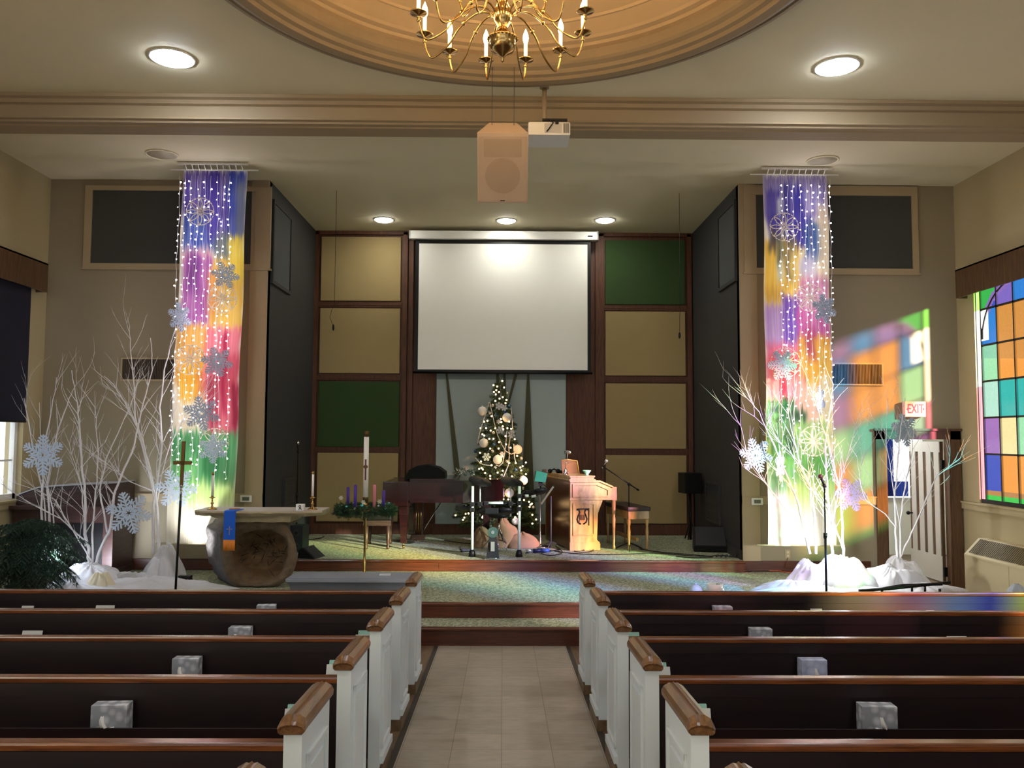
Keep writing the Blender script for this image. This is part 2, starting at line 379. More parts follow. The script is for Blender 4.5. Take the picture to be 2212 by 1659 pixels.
# projection screen
YS = 13.2
t = thing('projection_screen', 'pulled-down white projection screen with black border above the tree', 'projection screen', (0, YS, 0))
a, c = P(905, 526, YS), P(1269, 800, YS); a.x = P(904, 660, YS).x; c.x = P(1269, 660, YS).x
b = MB(); b.box(a.x, c.x, -.004, .004, c.z, a.z); b.build('screen_sheet', mat('screen_white', (236, 236, 230), .75, vary=.01), t)
b = MB(); e = .055; b.box(a.x-e, c.x+e, -.002, .006, c.z-.03, a.z+.17); b.build('border', M['black'], t)
b = MB(); b.tube([(a.x-e-.02, 0, c.z-.045), (c.x+e+.02, 0, c.z-.045)], .02, 10); b.build('bottom_bar', M['black'], t)
q0, q1 = P(886, 500, YS).x, P(1290, 500, YS).x; zt = P(1106, 501, YS).z; zb = P(1106, 519, YS).z
b = MB(); b.box(q0, q1, -.07, .07, zb, zt, 0, .02); b.build('housing', M['white'], t)
for x in (q0, q1):
    b = MB(); b.box(x-.012, x+.012, -.075, .075, zb-.006, zt+.004, 0, .008); b.build('end_cap', mat('grey_cap', (150, 150, 148), .5) if x == q0 else bpy.data.materials['grey_cap'], t)
b = MB(); b.box(q1-.16, q1-.08, -.073, -.07, zb+.045, zb+.07); b.build('badge', M['black'], t)
for x in (a.x+.1, c.x-.1):
    b = MB(); b.box(x-.02, x+.02, .05, YB-YS-.001, zt-.08, zt-.03); b.build('bracket', M['blackm'], t)
b = MB(); 
for x0_, x1_ in ((q1-.02, q1+.04),): b.box(x0_, x1_, .12, .2, 2.3, zb-.05)
# ------------------------------------------------------------------ grilles on the flank walls
def grille(label, u0, v0, u1, v1, fu0, fv0, fu1, fv1):
    t = thing('wall_grille', label, 'speaker grille', (0, YF, 0), group='grey cloth grilles high on the walls')
    A, B = P(u0, v0, YF), P(u1, v1, YF); C_, D = P(fu0, fv0, YF), P(fu1, fv1, YF)
    b = MB(); b.box(A.x, B.x, -.02, -.002, B.z, A.z); b.build('grille_cloth', M['gcloth'], t)
    b = MB(); b.box(C_.x, D.x, -.04, -.001, A.z, C_.z); b.box(C_.x, D.x, -.04, -.001, D.z, B.z); b.box(C_.x, A.x, -.04, -.001, B.z, A.z); b.box(B.x, D.x, -.04, -.001, B.z, A.z)
    b.box(C_.x-.02, D.x+.02, -.05, -.001, D.z-.02, D.z); b.build('frame', M['trimp'], t)
M['gcloth'] = mat('grille_cloth', (66, 68, 64), .9, bump=.2, bscale=200, vary=.08, vscale=3, stretch=(6, 1, 1))
grille('wide grey cloth grille high behind the left painted banner', 203, 412, 551, 572, 188, 402, 584, 582)
grille('wide grey cloth grille high behind the right painted banner', 1622, 422, 1970, 582, 1604, 402, 1983, 592)
def side_grille(label, s, u0, u1, v0, v1, name='side_grille', slats=0):
    # on the alcove wall x = s*XA, seen obliquely
    def Yat(u):  # depth where the wall crosses that column
        lo, hi = YF+.02, YB-.02
        for _ in range(40):
            md = (lo+hi)/2
            if abs(P(u, (v0+v1)/2, md).x) > XA: hi = md
            else: lo = md
        return (lo+hi)/2
    ya, yb = sorted((Yat(u0), Yat(u1))); un = u0 if s < 0 else u1
    z1, z0 = P(un, v0, ya).z, P(un, v1, ya).z
    t = thing(name, label, 'speaker grille' if not slats else 'vent', (s*XA, 0, 0))
    sg = -s
    b = MB(); b.box(sg*.002, sg*.02, ya, yb, z0, z1); b.build('grille_cloth' if not slats else 'back_plate', M['gcloth2'], t)
    b = MB(); w = .05
    for y_, y2, z_, z2 in ((ya-w, yb+w, z1, z1+w), (ya-w, yb+w, z0-w, z0), (ya-w, ya, z0, z1), (yb, yb+w, z0, z1)): b.box(sg*.001, sg*.035, y_, y2, z_, z2)
    b.build('frame', M['walldark'], t)
    if slats:
        b = MB()
        for i in range(slats): z = z0+(i+.5)*(z1-z0)/slats; b.box(sg*.02, sg*.032, ya, yb, z-.006, z+.004)
        b.build('slats', mat('vent_slat_'+name, (64, 66, 70), .4, .3), t)
M['gcloth2'] = mat('grille_cloth_dim', (84, 90, 92), .9, vary=.1, vscale=3, stretch=(1, 6, 1))
side_grille('tall narrow cloth grille high on the left charcoal alcove wall', -1, 588, 624, 440, 605)
side_grille('tall narrow cloth grille high on the right charcoal alcove wall', 1, 1556, 1590, 440, 600)
side_grille('dark louvred vent low on the left charcoal alcove wall', -1, 611, 634, 1042, 1092, 'louvred_vent', 16)
side_grille('dark louvred vent in the right charcoal alcove wall above the monitor', 1, 1530, 1556, 1049, 1128, 'louvred_vent', 26)
b = MB(); 
def return_vent(label, u0, v0, u1, v1):
    t = thing('return_vent', label, 'vent', (0, YF, 0), group='brown wall vents')
    A, B = P(u0, v0, YF), P(u1, v1, YF)
    b = MB(); b.box(A.x, B.x, -.008, -.001, B.z, A.z); b.build('back_plate', mat('vent_dark', (34, 30, 24), .8), t)
    b = MB(); n = 34
    for i in range(n):
        x = A.x+(i+.5)*(B.x-A.x)/n; b.box(x-.006, x+.005, -.02, -.008, B.z, A.z)
    b.build('fins', M['ventfin'], t)
    b = MB()
    for q in ((A.x-.02, B.x+.02, A.z, A.z+.02), (A.x-.02, B.x+.02, B.z-.02, B.z), (A.x-.02, A.x, B.z, A.z), (B.x, B.x+.02, B.z, A.z)): b.box(q[0], q[1], -.024, -.001, q[2], q[3])
    b.build('frame', M['trimp'], t)
M['ventfin'] = mat('vent_fin', (82, 72, 56), .5, .2)
return_vent('brown wall vent behind the bare white twigs beside the left banner', 266, 776, 385, 820)
return_vent('brown wall vent to the right of the right banner', 1795, 787, 1904, 830)
# ------------------------------------------------------------------ thermostats, socket, exit sign
def thermostat(label, u, v):
    p = P(u, v, YF-.03); t = thing('thermostat', label, 'thermostat', (p.x, YF-.03, p.z), group='white wall thermostats')
    b = MB(); b.box(-.075, .075, -.025, 0, -.045, .045, 0, .018); b.build('body', M['white'], t)
    b = MB(); b.box(-.044, .044, -.028, -.024, -.024, .022); b.build('display', mat('lcd', (92, 100, 84), .2), t)
thermostat('white thermostat on the wall beside the left banner', 532, 1077)
thermostat('white thermostat on the wall beside the right banner', 1635, 1083)
p = P(1702, 1197, YF-.01); t = thing('wall_outlet', 'beige wall socket under the right banner', 'outlet', (p.x, YF, p.z))
b = MB(); b.box(-.035, .035, -.01, 0, -.055, .055, 0, .004); b.build('plate', M['trimp'], t)
for z in (-.022, .022):
    b = MB(); b.box(-.014, .014, -.013, -.009, z-.012, z+.012); b.build('socket', M['cream'], t)
p = P(1976, 884, 10.72); t = thing('exit_sign', 'lit EXIT sign on the wall above the open door', 'exit sign', (p.x, 10.72, p.z))
b = MB(); b.box(-.135, .135, -.02, .06, -.1, .1, 0, .012); b.build('housing', mat('exit_face', (236, 190, 176), .4, emis=(255, 150, 130), estr=.25), t)
red = mat('exit_red', (226, 40, 50), .4, emis=(255, 30, 50), estr=1.0)
text('EXIT', .17, red, t, (0, -.022, 0), sx=.62)
for s in (-1, 1):
    b = MB(); b.prism([(s*.118, 0), (s*.1, .02), (s*.1, -.02)], -.024, -.019, 'y'); b.build('arrow', red, t)
# ------------------------------------------------------------------ ceiling fixtures
M['lamp'] = mat('lamp_glass', (255, 255, 245), .5, emis=(236, 244, 255), estr=62)
M['lamp2'] = mat('lamp_glass_small', (255, 255, 245), .5, emis=(252, 250, 238), estr=34)
def downlight(x, y, r, m, label, group):
    t = thing('ceiling_light', label, 'ceiling light', (x, y, ZC), group=group)
    b = MB(); b.lathe([(r*1.05, 0), (r*1.05, -.008), (r*.97, -.012), (r*.96, -.004)], n=32); b.build('trim_ring', M['white'], t)
    b = MB(); b.lathe([(.001, -.045), (r*.4, -.04), (r*.75, -.028), (r*.95, -.006), (r*.95, -.001)], n=32); b.build('lamp_glass', m, t)
gl = 'large round lamps of the nave ceiling'; gs = 'small round lamps of the stage ceiling'
q = G(372, 125, ZC); q2 = G(1808, 143, ZC)
downlight(q.x, q.y, .19, M['lamp'], 'big glowing ceiling lamp up to the left of the chandelier', gl)
downlight(q2.x, q2.y, .19, M['lamp'], 'big glowing ceiling lamp up to the right of the chandelier', gl)
for i, y in enumerate((3.4, -.4, -4.2)):
    for s in (-1, 1): downlight(s*2.96, y, .19, M['lamp'], 'ceiling lamp %s behind the camera on the %s' % (('above and', 'well', 'far')[i], 'left' if s < 0 else 'right'), gl)
for u, v, w in ((829, 474, 'left of the screen housing'), (1094, 476, 'above the middle of the screen'), (1307, 475, 'above the right end of the screen')):
    q = G(u, v, ZC); downlight(q.x, q.y, .15, M['lamp2'], 'small glowing ceiling lamp '+w, gs)
for u, v, w in ((350, 333, 'left'), (1777, 346, 'right')):
    q = G(u, v, ZC); t = thing('ceiling_speaker', 'unlit round ceiling speaker next to the %s banner rod' % w, 'ceiling speaker', (q.x, q.y, ZC), group='round ceiling speakers')
    b = MB(); b.lathe([(.19, 0), (.19, -.012), (.175, -.018), (.17, -.008)], n=36); b.build('rim', M['ceil'], t)
    b = MB(); b.lathe([(.001, -.012), (.172, -.008), (.172, -.002)], n=36); b.build('grille', mat('spk_grille', (176, 168, 144), .7), t)
# chandelier
zb = CZ+2.475
t = thing('chandelier', 'brass chandelier with curved arms and glowing candle bulbs under the round dome', 'chandelier', (-.02, 5.35, 0))
b = MB(); b.lathe([(.001, zb), (.012, zb+.01), (.006, zb+.03), (.016, zb+.04), (.03, zb+.055), (.075, zb+.08), (.092, zb+.12), (.09, zb+.15), (.1, zb+.16), (.092, zb+.172), (.05, zb+.2), (.03, zb+.24), (.055, zb+.28), (.07, zb+.33), (.05, zb+.38), (.028, zb+.42), (.04, zb+.46), (.06, zb+.52), (.035, zb+.58), (.022, zb+.66), (.05, zb+.7), (.022, zb+.74), (.014, zb+.8), (.014, ZC+.595)], n=28)
for k in range(24):
    a = 2*math.pi*k/24; b.sphere((.098*math.cos(a), .098*math.sin(a), zb+.16), .008, 8)
b.build('stem', M['brass'], t)
b = MB(); b.lathe([(.09, ZC+.6), (.1, ZC+.57), (.05, ZC+.53), (.02, ZC+.52)], n=24); b.build('canopy', M['brass'], t)
M['bulb'] = mat('candle_bulb', (255, 220, 160), .3, emis=(255, 212, 150), estr=60)
M['candlesleeve'] = mat('candle_sleeve', (250, 238, 210), .5, emis=(255, 210, 150), estr=1.2)
arm0 = None
def arm_pts(r, z0, zc):
    # leaves the stem, rises a little, sweeps down and out, comes up to the cup
    pts = []
    K = [(.05, z0), (.11, z0+.05), (.2, z0+.045), (.3*r/.55, z0-.03), (.37*r/.55, z0-.13), (.45*r/.55, zc-.15), (.5*r/.55, zc-.165), (r-.02, zc-.12), (r, zc-.05), (r, zc)]
    for i in range(len(K)-1):
        p0 = K[max(i-1, 0)]; p1 = K[i]; p2 = K[i+1]; p3 = K[min(i+2, len(K)-1)]
        for s in range(4):
            u = s/4; f = lambda j: .5*((2*p1[j])+(-p0[j]+p2[j])*u+(2*p0[j]-5*p1[j]+4*p2[j]-p3[j])*u*u+(-p0[j]+3*p1[j]-3*p2[j]+p3[j])*u**3)
            pts.append((f(0), 0, f(1)))
    pts.append((r, 0, zc)); return pts
def make_arm(r, z0, zc):
    ms = []
    b = MB(); b.tube(arm_pts(r, z0, zc), .0065, 7); b.sphere((.27*r/.55, 0, z0+.0), .014, 8, sq=1.4); a = b
    c = MB(); c.lathe([(.004, -.06), (.014, -.045), (.006, -.03), (.01, -.012), (.055, 0), (.058, .006), (.02, .008), (.018, .02)], (r, 0, zc), 18)
    d = MB(); d.lathe([(.013, .012), (.013, .125)], (r, 0, zc), 12)
    e = MB(); e.lathe([(.008, .125), (.016, .14), (.021, .165), (.016, .195), (.006, .22), (.001, .235)], (r, 0, zc), 12)
    return a, c, d, e
for n_, r, z0, zc, ph in ((12, .56, zb+.31, zb+.265, .42), (6, .34, zb+.6, zb+.56, .5)):
    P0 = None
    for k in range(n_):
        ang = 2*math.pi*(k+ph)/n_
        if P0 is None:
            A = make_arm(r, z0, zc); ar = A[0].build('arm', M['brass'], t); P0 = [ar]
            for mb, nm, mm_ in zip(A[1:], ('cup', 'candle', 'bulb'), ('brass', 'candlesleeve', 'bulb')): P0.append(mb.build(nm, M[mm_], ar))
            ar.rotation_euler = (0, 0, ang)
        else:
            ar = P0[0].copy(); COL.objects.link(ar); ar.rotation_euler = (0, 0, ang)
            for q in P0[1:]:
                c = q.copy(); COL.objects.link(c); c.parent = ar
# projector
p = P(1186, 292, 7.62)
t = thing('projector', 'white ceiling projector on a beige drop pole before the beam', 'projector', (p.x, 7.62, p.z))
b = MB(); b.box(-.2, .19, -.14, .2, -.05, .075, 0, .02); b.build('body', M['white'], t)
b = MB(); b.box(-.05, .11, -.143, -.138, -.03, .06); b.build('port_panel', mat('port_grey', (190, 190, 186), .5), t)
b = MB()
for i in range(7): b.box(.125+i*.008, .129+i*.008, -.145, -.138, -.03, .06)
b.build('vent_slots', M['dgrey'], t)
b = MB(); b.tube([(-.02, -.15, .09), (.03, -.16, .06), (-.01, -.16, 0), (-.03, -.15, -.02)], .006, 6); b.box(-.07, .16, -.155, -.13, .08, .1); b.box(.05, .08, -.16, -.14, .05, .075); b.build('cables', M['black'], t)
zp = ZC-p.z; xp = P(1176, 225, 7.75).x-p.x
b = MB(); b.cyl(xp, .13, .07, zp-.002, .022); b.cyl(xp, .13, zp-.025, zp-.001, .045); b.build('drop_pole', M['beam'], t)
# hanging loudspeaker
p = P(1086, 355, 7.1)
t = thing('hanging_speaker', 'beige loudspeaker hung from the ceiling beside the projector', 'speaker', (p.x, 7.1, p.z))
SR = Matrix.Rotation(R(31), 4, 'X'); b = MB(); b.m = SR; b.prism([(-.215, -.295), (.215, -.295), (.215, .295), (-.215, .295)], -.17, -.13, 'y')
b.add([(-.215, -.14, -.295), (.215, -.14, -.295), (.215, -.14, .295), (-.215, -.14, .295), (-.12, .24, -.24), (.12, .24, -.24), (.12, .24, .31), (-.12, .24, .31)], [(0,1,5,4),(1,2,6,5),(2,3,7,6),(3,0,4,7),(4,5,6,7),(0,3,2,1)])
spk = mat('speaker_beige', (184, 164, 144), .7, vary=.03); cab = b.build('cabinet', spk, t)
b = MB(); b.m = SR; b.box(-.205, .205, -.176, -.17, -.285, .27); b.build('grille', mat('speaker_cloth', (176, 156, 136), .85, bump=.3, bscale=500), t)
b = MB(); b.m = SR; b.tube([(0, -.1785, -.06), (0, -.176, -.06)], .15, 36); b.box(-.16, .16, -.178, -.176, .1, .25); b.build('driver_outline', mat('speaker_cloth_dark', (160, 140, 120), .85), t)
b = MB(); b.m = SR; b.box(-.02, .02, -.18, -.176, -.275, -.268); b.build('badge', M['black'], t)
zz = ZC-p.z
for s in (-1, 1):
    b = MB(); b.tube([(s*.095, .02-.1, .24), (s*.1, .25, zz-.001)], .0022, 5); b.build('wire', M['dgrey'], t)
    b = MB(); b.sphere((s*.095, .02-.1, .245), .016, 8, sq=1.6); b.build('shackle', M['dgrey'], t)
# hanging microphones
for u, v, lab in ((720, 705, 'thin hanging microphone before the tan felt panels on the left'), (1468, 722, 'thin hanging microphone before the tan felt panels on the right')):
    p = P(u, v, 11.2); t = thing('hanging_microphone', lab, 'microphone', (p.x, 11.2, p.z), group='hanging choir microphones')
    s = -1 if u < 1000 else 0
    b = MB(); b.tube([(s*.01, 0, .02), (s*.05+.002, 0, .12), (s*.03+.002, 0, .22), (.01, 0, .3), (.01, 0, ZC-p.z-.001)], .003, 6); b.build('cable', M['black'], t)
    b = MB(); b.lathe([(.004, .03), (.014, .01), (.016, -.03), (.008, -.055), (.001, -.06)], n=12); b.build('capsule', M['black'], t)
# ------------------------------------------------------------------ windows
PAL = {'b': (50, 70, 190), 's': (40, 130, 225), 'm': (150, 225, 180), 'a': (170, 225, 215), 'p': (150, 105, 190), 'l': (130, 100, 200), 'o': (235, 150, 60), 't': (30, 175, 175), 'c': (240, 225, 165), 'g': (50, 190, 70), 'k': (215, 110, 150), 'r': (230, 90, 120), 'd': (120, 160, 210), 'x': (170, 120, 70), 'y': (190, 225, 90)}
rows = ['scxpmt', 'psoomk', 'abcspo', 'mtmoct', 'cpampb', 'xamskc']   # filler, per column from far to near
cols_far = [['s', 'x', 'k', 'm', 'p', 'm'], ['b', 'p', 'a', 'm', 's', 'b'], ['o', 'c', 't', 'o', 'o', 'l'], ['o', 'm', 't', 'o', 'o', 's'], ['y', 'o', 'm', 'p', 's', 'p'], ['c', 't', 'o', 'm', 'b', 'm']]
def glass_mat():
    m = bpy.data.materials.new('stained_glass'); m.use_nodes = True; N, L = nodes(m)
    for n in list(N): N.remove(n)
    out = N.new('ShaderNodeOutputMaterial'); at = N.new('ShaderNodeAttribute'); at.attribute_name = 'Col'
    tr = N.new('ShaderNodeBsdfTransparent'); tl = N.new('ShaderNodeBsdfTranslucent'); gl_ = N.new('ShaderNodeBsdfGlossy'); gl_.inputs['Roughness'].default_value = .2
    m1 = N.new('ShaderNodeMixShader'); m1.inputs[0].default_value = .06; m2 = N.new('ShaderNodeMixShader'); m2.inputs[0].default_value = .04
    no = N.new('ShaderNodeTexNoise'); no.inputs['Scale'].default_value = 60; tc = N.new('ShaderNodeTexCoord'); L.new(tc.outputs['Object'], no.inputs['Vector'])
    rr = N.new('ShaderNodeMapRange'); rr.inputs[3].default_value = .75; rr.inputs[4].default_value = 1.15; L.new(no.outputs[0], rr.inputs[0])
    sc = N.new('ShaderNodeVectorMath'); sc.operation = 'SCALE'; L.new(at.outputs['Color'], sc.inputs[0]); L.new(rr.outputs[0], sc.inputs['Scale'])
    L.new(sc.outputs[0], tr.inputs[0]); L.new(at.outputs['Color'], tl.inputs[0])
    L.new(tr.outputs[0], m1.inputs[1]); L.new(tl.outputs[0], m1.inputs[2]); L.new(m1.outputs[0], m2.inputs[1]); L.new(gl_.outputs[0], m2.inputs[2]); L.new(m2.outputs[0], out.inputs[0])
    return m
M['sg'] = glass_mat(); M['lead'] = mat('leading', (34, 34, 34), .6)
def stained(n, y0, y1, seed):
    rnd = random.Random(seed)
    x = XW+.03
    fr = MB()
    for a, c, z_, z2 in ((y0, y0+.03, WZ0, WZ1), (y1-.008, y1, WZ0, WZ1), (y0, y1, WZ0, WZ0+.05), (y0, y1, WZ1-.04, WZ1)): fr.box(x-.01, x+.01, a, c, z_, z2)
    w = struct(fr, 'window_%d' % n, M['lead'])
    g = MB(); ld = MB(); colr = []
    zb0, zt0 = WZ0+.16, WZ1-.04
    yc, hw = (y0+y1)/2, (y1-y0)/2
    ny, nz = 60, 96; ya, yb = y0+.03, y1-.11      # a bare slit is left at the far edge
    edges = [y1-.1-.335*k_ for k_ in range(5)]
    rowz = [WZ0+.16+i*.452 for i in range(1, 7)]
    for i in range(ny):
        for j in range(nz):
            a = ya+(yb-ya)*i/ny; c = ya+(yb-ya)*(i+1)/ny; z_ = WZ0+.05+(WZ1-.09-WZ0)*j/nz; z2 = WZ0+.05+(WZ1-.09-WZ0)*(j+1)/nz
            m_, zm = (a+c)/2, (z_+z2)/2
            ci = sum(1 for e in edges if m_ < e); ri = min(5, sum(1 for r in rowz if zm > r))
            ch = cols_far[ci % 6][ri] if n == 1 else rnd_grid(seed, ci, ri)
            az = WZ0+2.05; rad = math.hypot((m_-yc)/(hw*.94), max(0, zm-az)/.72)
            if zm > az:
                if rad > 1: ch = 'g'
                elif rad > .86: ch = 'p'
            if zm < WZ0+.16: ch = 'g' if zm < WZ0+.12 else 'x'
            if m_ > y1-.25 and 3.27 < zm < 3.66: continue  # panes left out here to throw a bright blob on the wall
            g.add([(x, a, z_), (x, c, z_), (x, c, z2), (x, a, z2)], [(0, 1, 2, 3)]); colr.append(srgb(*[(v_*.62+12 if n == 1 else v_*.85+20) for v_ in PAL[ch]]))
    for z_, z2, yy_, cc in ((WZ0+.05, 2.7, y1-.012, (200, 110, 140)), (2.7, 3.25, y1-.03, (252, 240, 225)), (3.66, WZ1-.04, y1-.012, (120, 220, 90))):  # edge panes tinted for the strip of light they throw on the wall
        g.add([(x, yb, z_), (x, yy_, z_), (x, yy_, z2), (x, yb, z2)], [(0, 1, 2, 3)]); colr.append(srgb(*cc))
    o = g.build('glass', M['sg'], w, fix=False)
    ca = o.data.color_attributes.new('Col', 'FLOAT_COLOR', 'CORNER')
    for i, c in enumerate(colr):
        for k_ in range(4): ca.data[i*4+k_].color = c
    for e in edges: ld.box(x-.012, x+.012, e-.011, e+.011, WZ0+.05, WZ0+2.7)
    for r in rowz: ld.box(x-.012, x+.012, ya, yb, r-.011, r+.011)
    ld.tube([(x, yc+hw*.94*math.cos(a)*.93, WZ0+2.05+.72*.93*math.sin(a)) for a in [math.pi*k/20 for k in range(21)]], .011, 4)
    ld.build('leading', M['lead'], w)
def rnd_grid(seed, i, j): return random.Random(seed*100+i*10+j).choice('bsmapl'+'otcoy'+'rkod')
for i, (y0, y1) in enumerate(wins[:4]): stained(i+1, y0, y1, i+3)
# windows on the left: sashes behind navy blinds
M['sash'] = mat('sash_white', (235, 235, 230), .5)
M['blind'] = mat('navy_blind', (26, 28, 44), .85, bump=.1, bscale=60, vary=.06, stretch=(1, 1, 6))
for i, (y0, y1) in enumerate(wins[:4]):
    x = -XW-.1; b = MB()
    for a, c, z_, z2 in ((y0, y0+.06, WZ0, WZ1), (y1-.06, y1, WZ0, WZ1), (y0, y1, WZ0, WZ0+.07), (y0, y1, WZ1-.06, WZ1), (y0, y1, 2.66, 2.72)): b.box(x-.03, x+.03, a, c, z_, z2)
    for k_ in range(1, 4): yy = y0+(y1-y0)*k_/4; b.box(x-.012, x+.012, yy-.012, yy+.012, WZ0, WZ1)
    for z_ in (1.72, 2.2, 3.2): b.box(x-.012, x+.012, y0, y1, z_-.012, z_+.012)
    w = struct(b, 'window_%d' % (i+5), M['sash'])
    g = MB(); g.box(x-.003, x+.003, y0, y1, WZ0, WZ1); g.build('pane', mat('clear_pane', (255, 255, 255), .05, alpha=.06), w)
for n, (y0, y1) in enumerate(wins[4:]):
    for s in (-1, 1):
        x = s*(XW+.1); b = MB(); b.box(x-.03, x+.03, y0, y1, WZ0, WZ1); struct(b, 'window_%d' % (9+n*2+(s > 0)), M['sash'])
zbl = P(20, 910, 10.1).z
lab = ['navy roller blind over the window by the white twigs', 'navy roller blind on the second window from the stage', 'navy roller blind on the third window from the stage', 'navy roller blind on the window beside the camera']
for i, (y0, y1) in enumerate(wins[:4]):
    t = thing('roller_blind', lab[i], 'blind', (-XW+.02, (y0+y1)/2, 0), group='navy roller blinds')
    b = MB(); b.box(-.0, .008, -(y1-y0)/2-.0, (y1-y0)/2, zbl, 4.0); b.build('blind_cloth', M['blind'], t)
    b = MB(); b.tube([(.004, -(y1-y0)/2, zbl), (.004, (y1-y0)/2, zbl)], .012, 8); b.build('hem_bar', M['blackm'], t)
y0, y1 = wins[3]; t = thing('roller_blind', 'unseen navy blind added to block sun at the stained glass beside the camera', 'blind', (XW-.02, (y0+y1)/2, 0), group='navy roller blinds')  # unseen blind, added to keep stray sun off the pews
b = MB(); b.box(-.008, 0, -(y1-y0)/2, (y1-y0)/2, WZ0, 4.0); b.build('blind_cloth', M['blind'], t)
def valance(s, y0, y1, z0, z1, label):
    t = thing('valance_box', label, 'valance', (s*XW, (y0+y1)/2, 0), group='wooden valances over the windows')
    h = (y1-y0)/2; x = -s
    b = MB(); b.box(x*.12, x*.14, -h, h, z0, z1); b.box(0, x*.12, h-.02, h, z0, z1); b.box(0, x*.12, -h, -h+.02, z0, z1); b.box(0, x*.14, -h, h, z1-.02, z1); b.build('box', M['woodtrim'], t)
zt0, zb0 = P(88, 568, 10.5).z, P(84, 630, 10.5).z
for i, (y0, y1) in enumerate(wins[:4]):
    valance(-1, y0-.15, y1+.16, zb0, zt0, ['brown wooden valance above the blind nearest the white twigs', 'brown wooden valance on the left wall, second from the stage', 'brown wooden valance on the left wall, third from the stage', 'brown wooden valance on the left wall beside the camera'][i])
    valance(1, y0-.15, y1+.16, zb0, zt0, ['brown wooden valance above the stained glass beside the door', 'brown wooden valance on the right wall, second from the stage', 'brown wooden valance on the right wall, third from the stage', 'brown wooden valance on the right wall beside the camera'][i])
# ------------------------------------------------------------------ door to the next room
b = MB(); w = .13
b.box(4.98-w, 4.98, YF-.035, YF+.1, 0, 2.03+w); b.box(5.83, 5.83+w, YF-.035, YF+.1, 0, 2.03+w); b.box(4.98-w, 5.83+w, YF-.035, YF+.1, 2.03, 2.03+w)
b.box(4.98-w-.02, 5.83+w+.02, YF-.05, YF-.02, 2.03+w-.02, 2.03+w+.01); b.box(4.98, 5.0, YF-.015, YF+.1, 0, 2.03); b.box(5.81, 5.83, YF-.015, YF+.1, 0, 2.03)
struct(b, 'door_1', M['woodtrim'])
t = bpy.data.objects['door_1']
hx, hy = 5.79, YF+.13; ang = R(91)
mt = Matrix.Translation((hx, hy, 0)) @ Matrix.Rotation(ang, 4, 'Z')
b = MB(); b.m = mt; W_ = .80
b.box(0, W_, -.02, .02, .17, 2.0)
for a in (0, .19, .38, .57, W_-.005): pass
M['doorw'] = mat('door_white', (206, 202, 190), .5)
leaf = b.build('door_leaf', M['woodtrim'], t)
b = MB(); b.m = mt
b.box(0, W_, .02, .03, 1.86, 2.0); b.box(0, W_, .02, .03, .17, .5); b.box(0, W_, -.03, -.02, 1.86, 2.0); b.box(0, W_, -.03, -.02, .17, .5)
for i in range(4):
    a = .02+i*.2; b.box(a, a+.12, .02, .03, .5, 1.86); b.box(a, a+.12, -.03, -.02, .5, 1.86)
b.build('door_boards', M['doorw'], leaf)
b = MB(); b.m = mt; b.tube([(W_-.07, .03, 1.0), (W_-.07, .075, 1.0)], .012, 8); b.sphere((W_-.07, .09, 1.0), .028, 12); b.tube([(W_-.07, -.03, 1.0), (W_-.07, -.075, 1.0)], .012, 8); b.sphere((W_-.07, -.09, 1.0), .028, 12); b.build('door_knob', M['blackm'], leaf)
for z in (.3, 1.7):
    b = MB(); b.box(hx-.02, hx+.05, YF+.09, YF+.13, z-.06, z+.06); b.build('hinge', M['blackm'], t)
# room behind the door
b = MB(); b.box(4.7, 7.4, 10.9, 14.6, -.1, .15); struct(b, 'floor_annex', M['pewfloor'])
wa = mat('annex_paint', (226, 224, 206), .8)
b = MB(); b.box(4.7, 4.8, 10.9, 14.6, 0, 3); b.box(7.3, 7.4, 10.9, 14.6, 0, 3)
b.box(4.7, 6.1, 13.6, 13.7, 0, 3); b.box(6.95, 7.4, 13.6, 13.7, 0, 3); b.box(6.1, 6.95, 13.6, 13.7, 0, 1.02); b.box(6.1, 6.95, 13.6, 13.7, 2.5, 3); b.box(XW+.065, 7.4, 10.85, 10.92, 0, 3)
struct(b, 'wall_annex', wa)
b = MB(); b.box(XW+.067, 7.42, 10.80, 10.848, -.2, 3.1); b.box(7.402, 7.45, 10.8, 14.6, -.2, 3.1); struct(b, 'wall_annex_added_skin', mat('sky_match_grey', (116, 116, 114), .9, bump=.2, vary=.05))  # added skin, grey chosen so its sunlit face matches the sky behind the glass
b = MB(); b.box(4.7, 7.4, 10.9, 14.6, 3, 3.1); struct(b, 'ceiling_annex', M['ceil'])
b = MB(); b.box(6.1, 6.15, 13.6, 13.66, 1.02, 2.5); b.box(6.9, 6.95, 13.6, 13.66, 1.02, 2.5); b.box(6.1, 6.95, 13.6, 13.66, 1.02, 1.07); b.box(6.1, 6.95, 13.6, 13.66, 2.45, 2.5); struct(b, 'window_20', M['sash'])
bc = mat('blue_curtain', (36, 56, 120), .8, vary=.1)
m_ = bc; N, L = nodes(m_); b_ = N['Principled BSDF']; tl = N.new('ShaderNodeBsdfTranslucent'); tl.inputs[0].default_value = srgb(44, 66, 150); mx = N.new('ShaderNodeMixShader'); mx.inputs[0].default_value = .5
L.new(b_.outputs[0], mx.inputs[1]); L.new(tl.outputs[0], mx.inputs[2]); L.new(mx.outputs[0], N['Material Output'].inputs[0])
def cur(x0, x1, z0, z1, nm, par):
    b = MB(); b.grid(lambda i, j: (x0+(x1-x0)*i, 13.5+.02*math.sin(i*28), z0+(z1-z0)*j), 60, 4); return b.build(nm, bc, par)
t = thing('window_curtain', 'blue curtain on the bright window seen through the open door', 'curtain', (0, 0, 0))
A, B = P(1906, 950, 13.5), P(1932, 1072, 13.5); C_ = P(1962, 1040, 13.5)
cur(A.x, B.x, B.z, 2.55, 'curtain_panel', t); cur(A.x, C_.x, B.z, C_.z, 'cafe_panel', t)
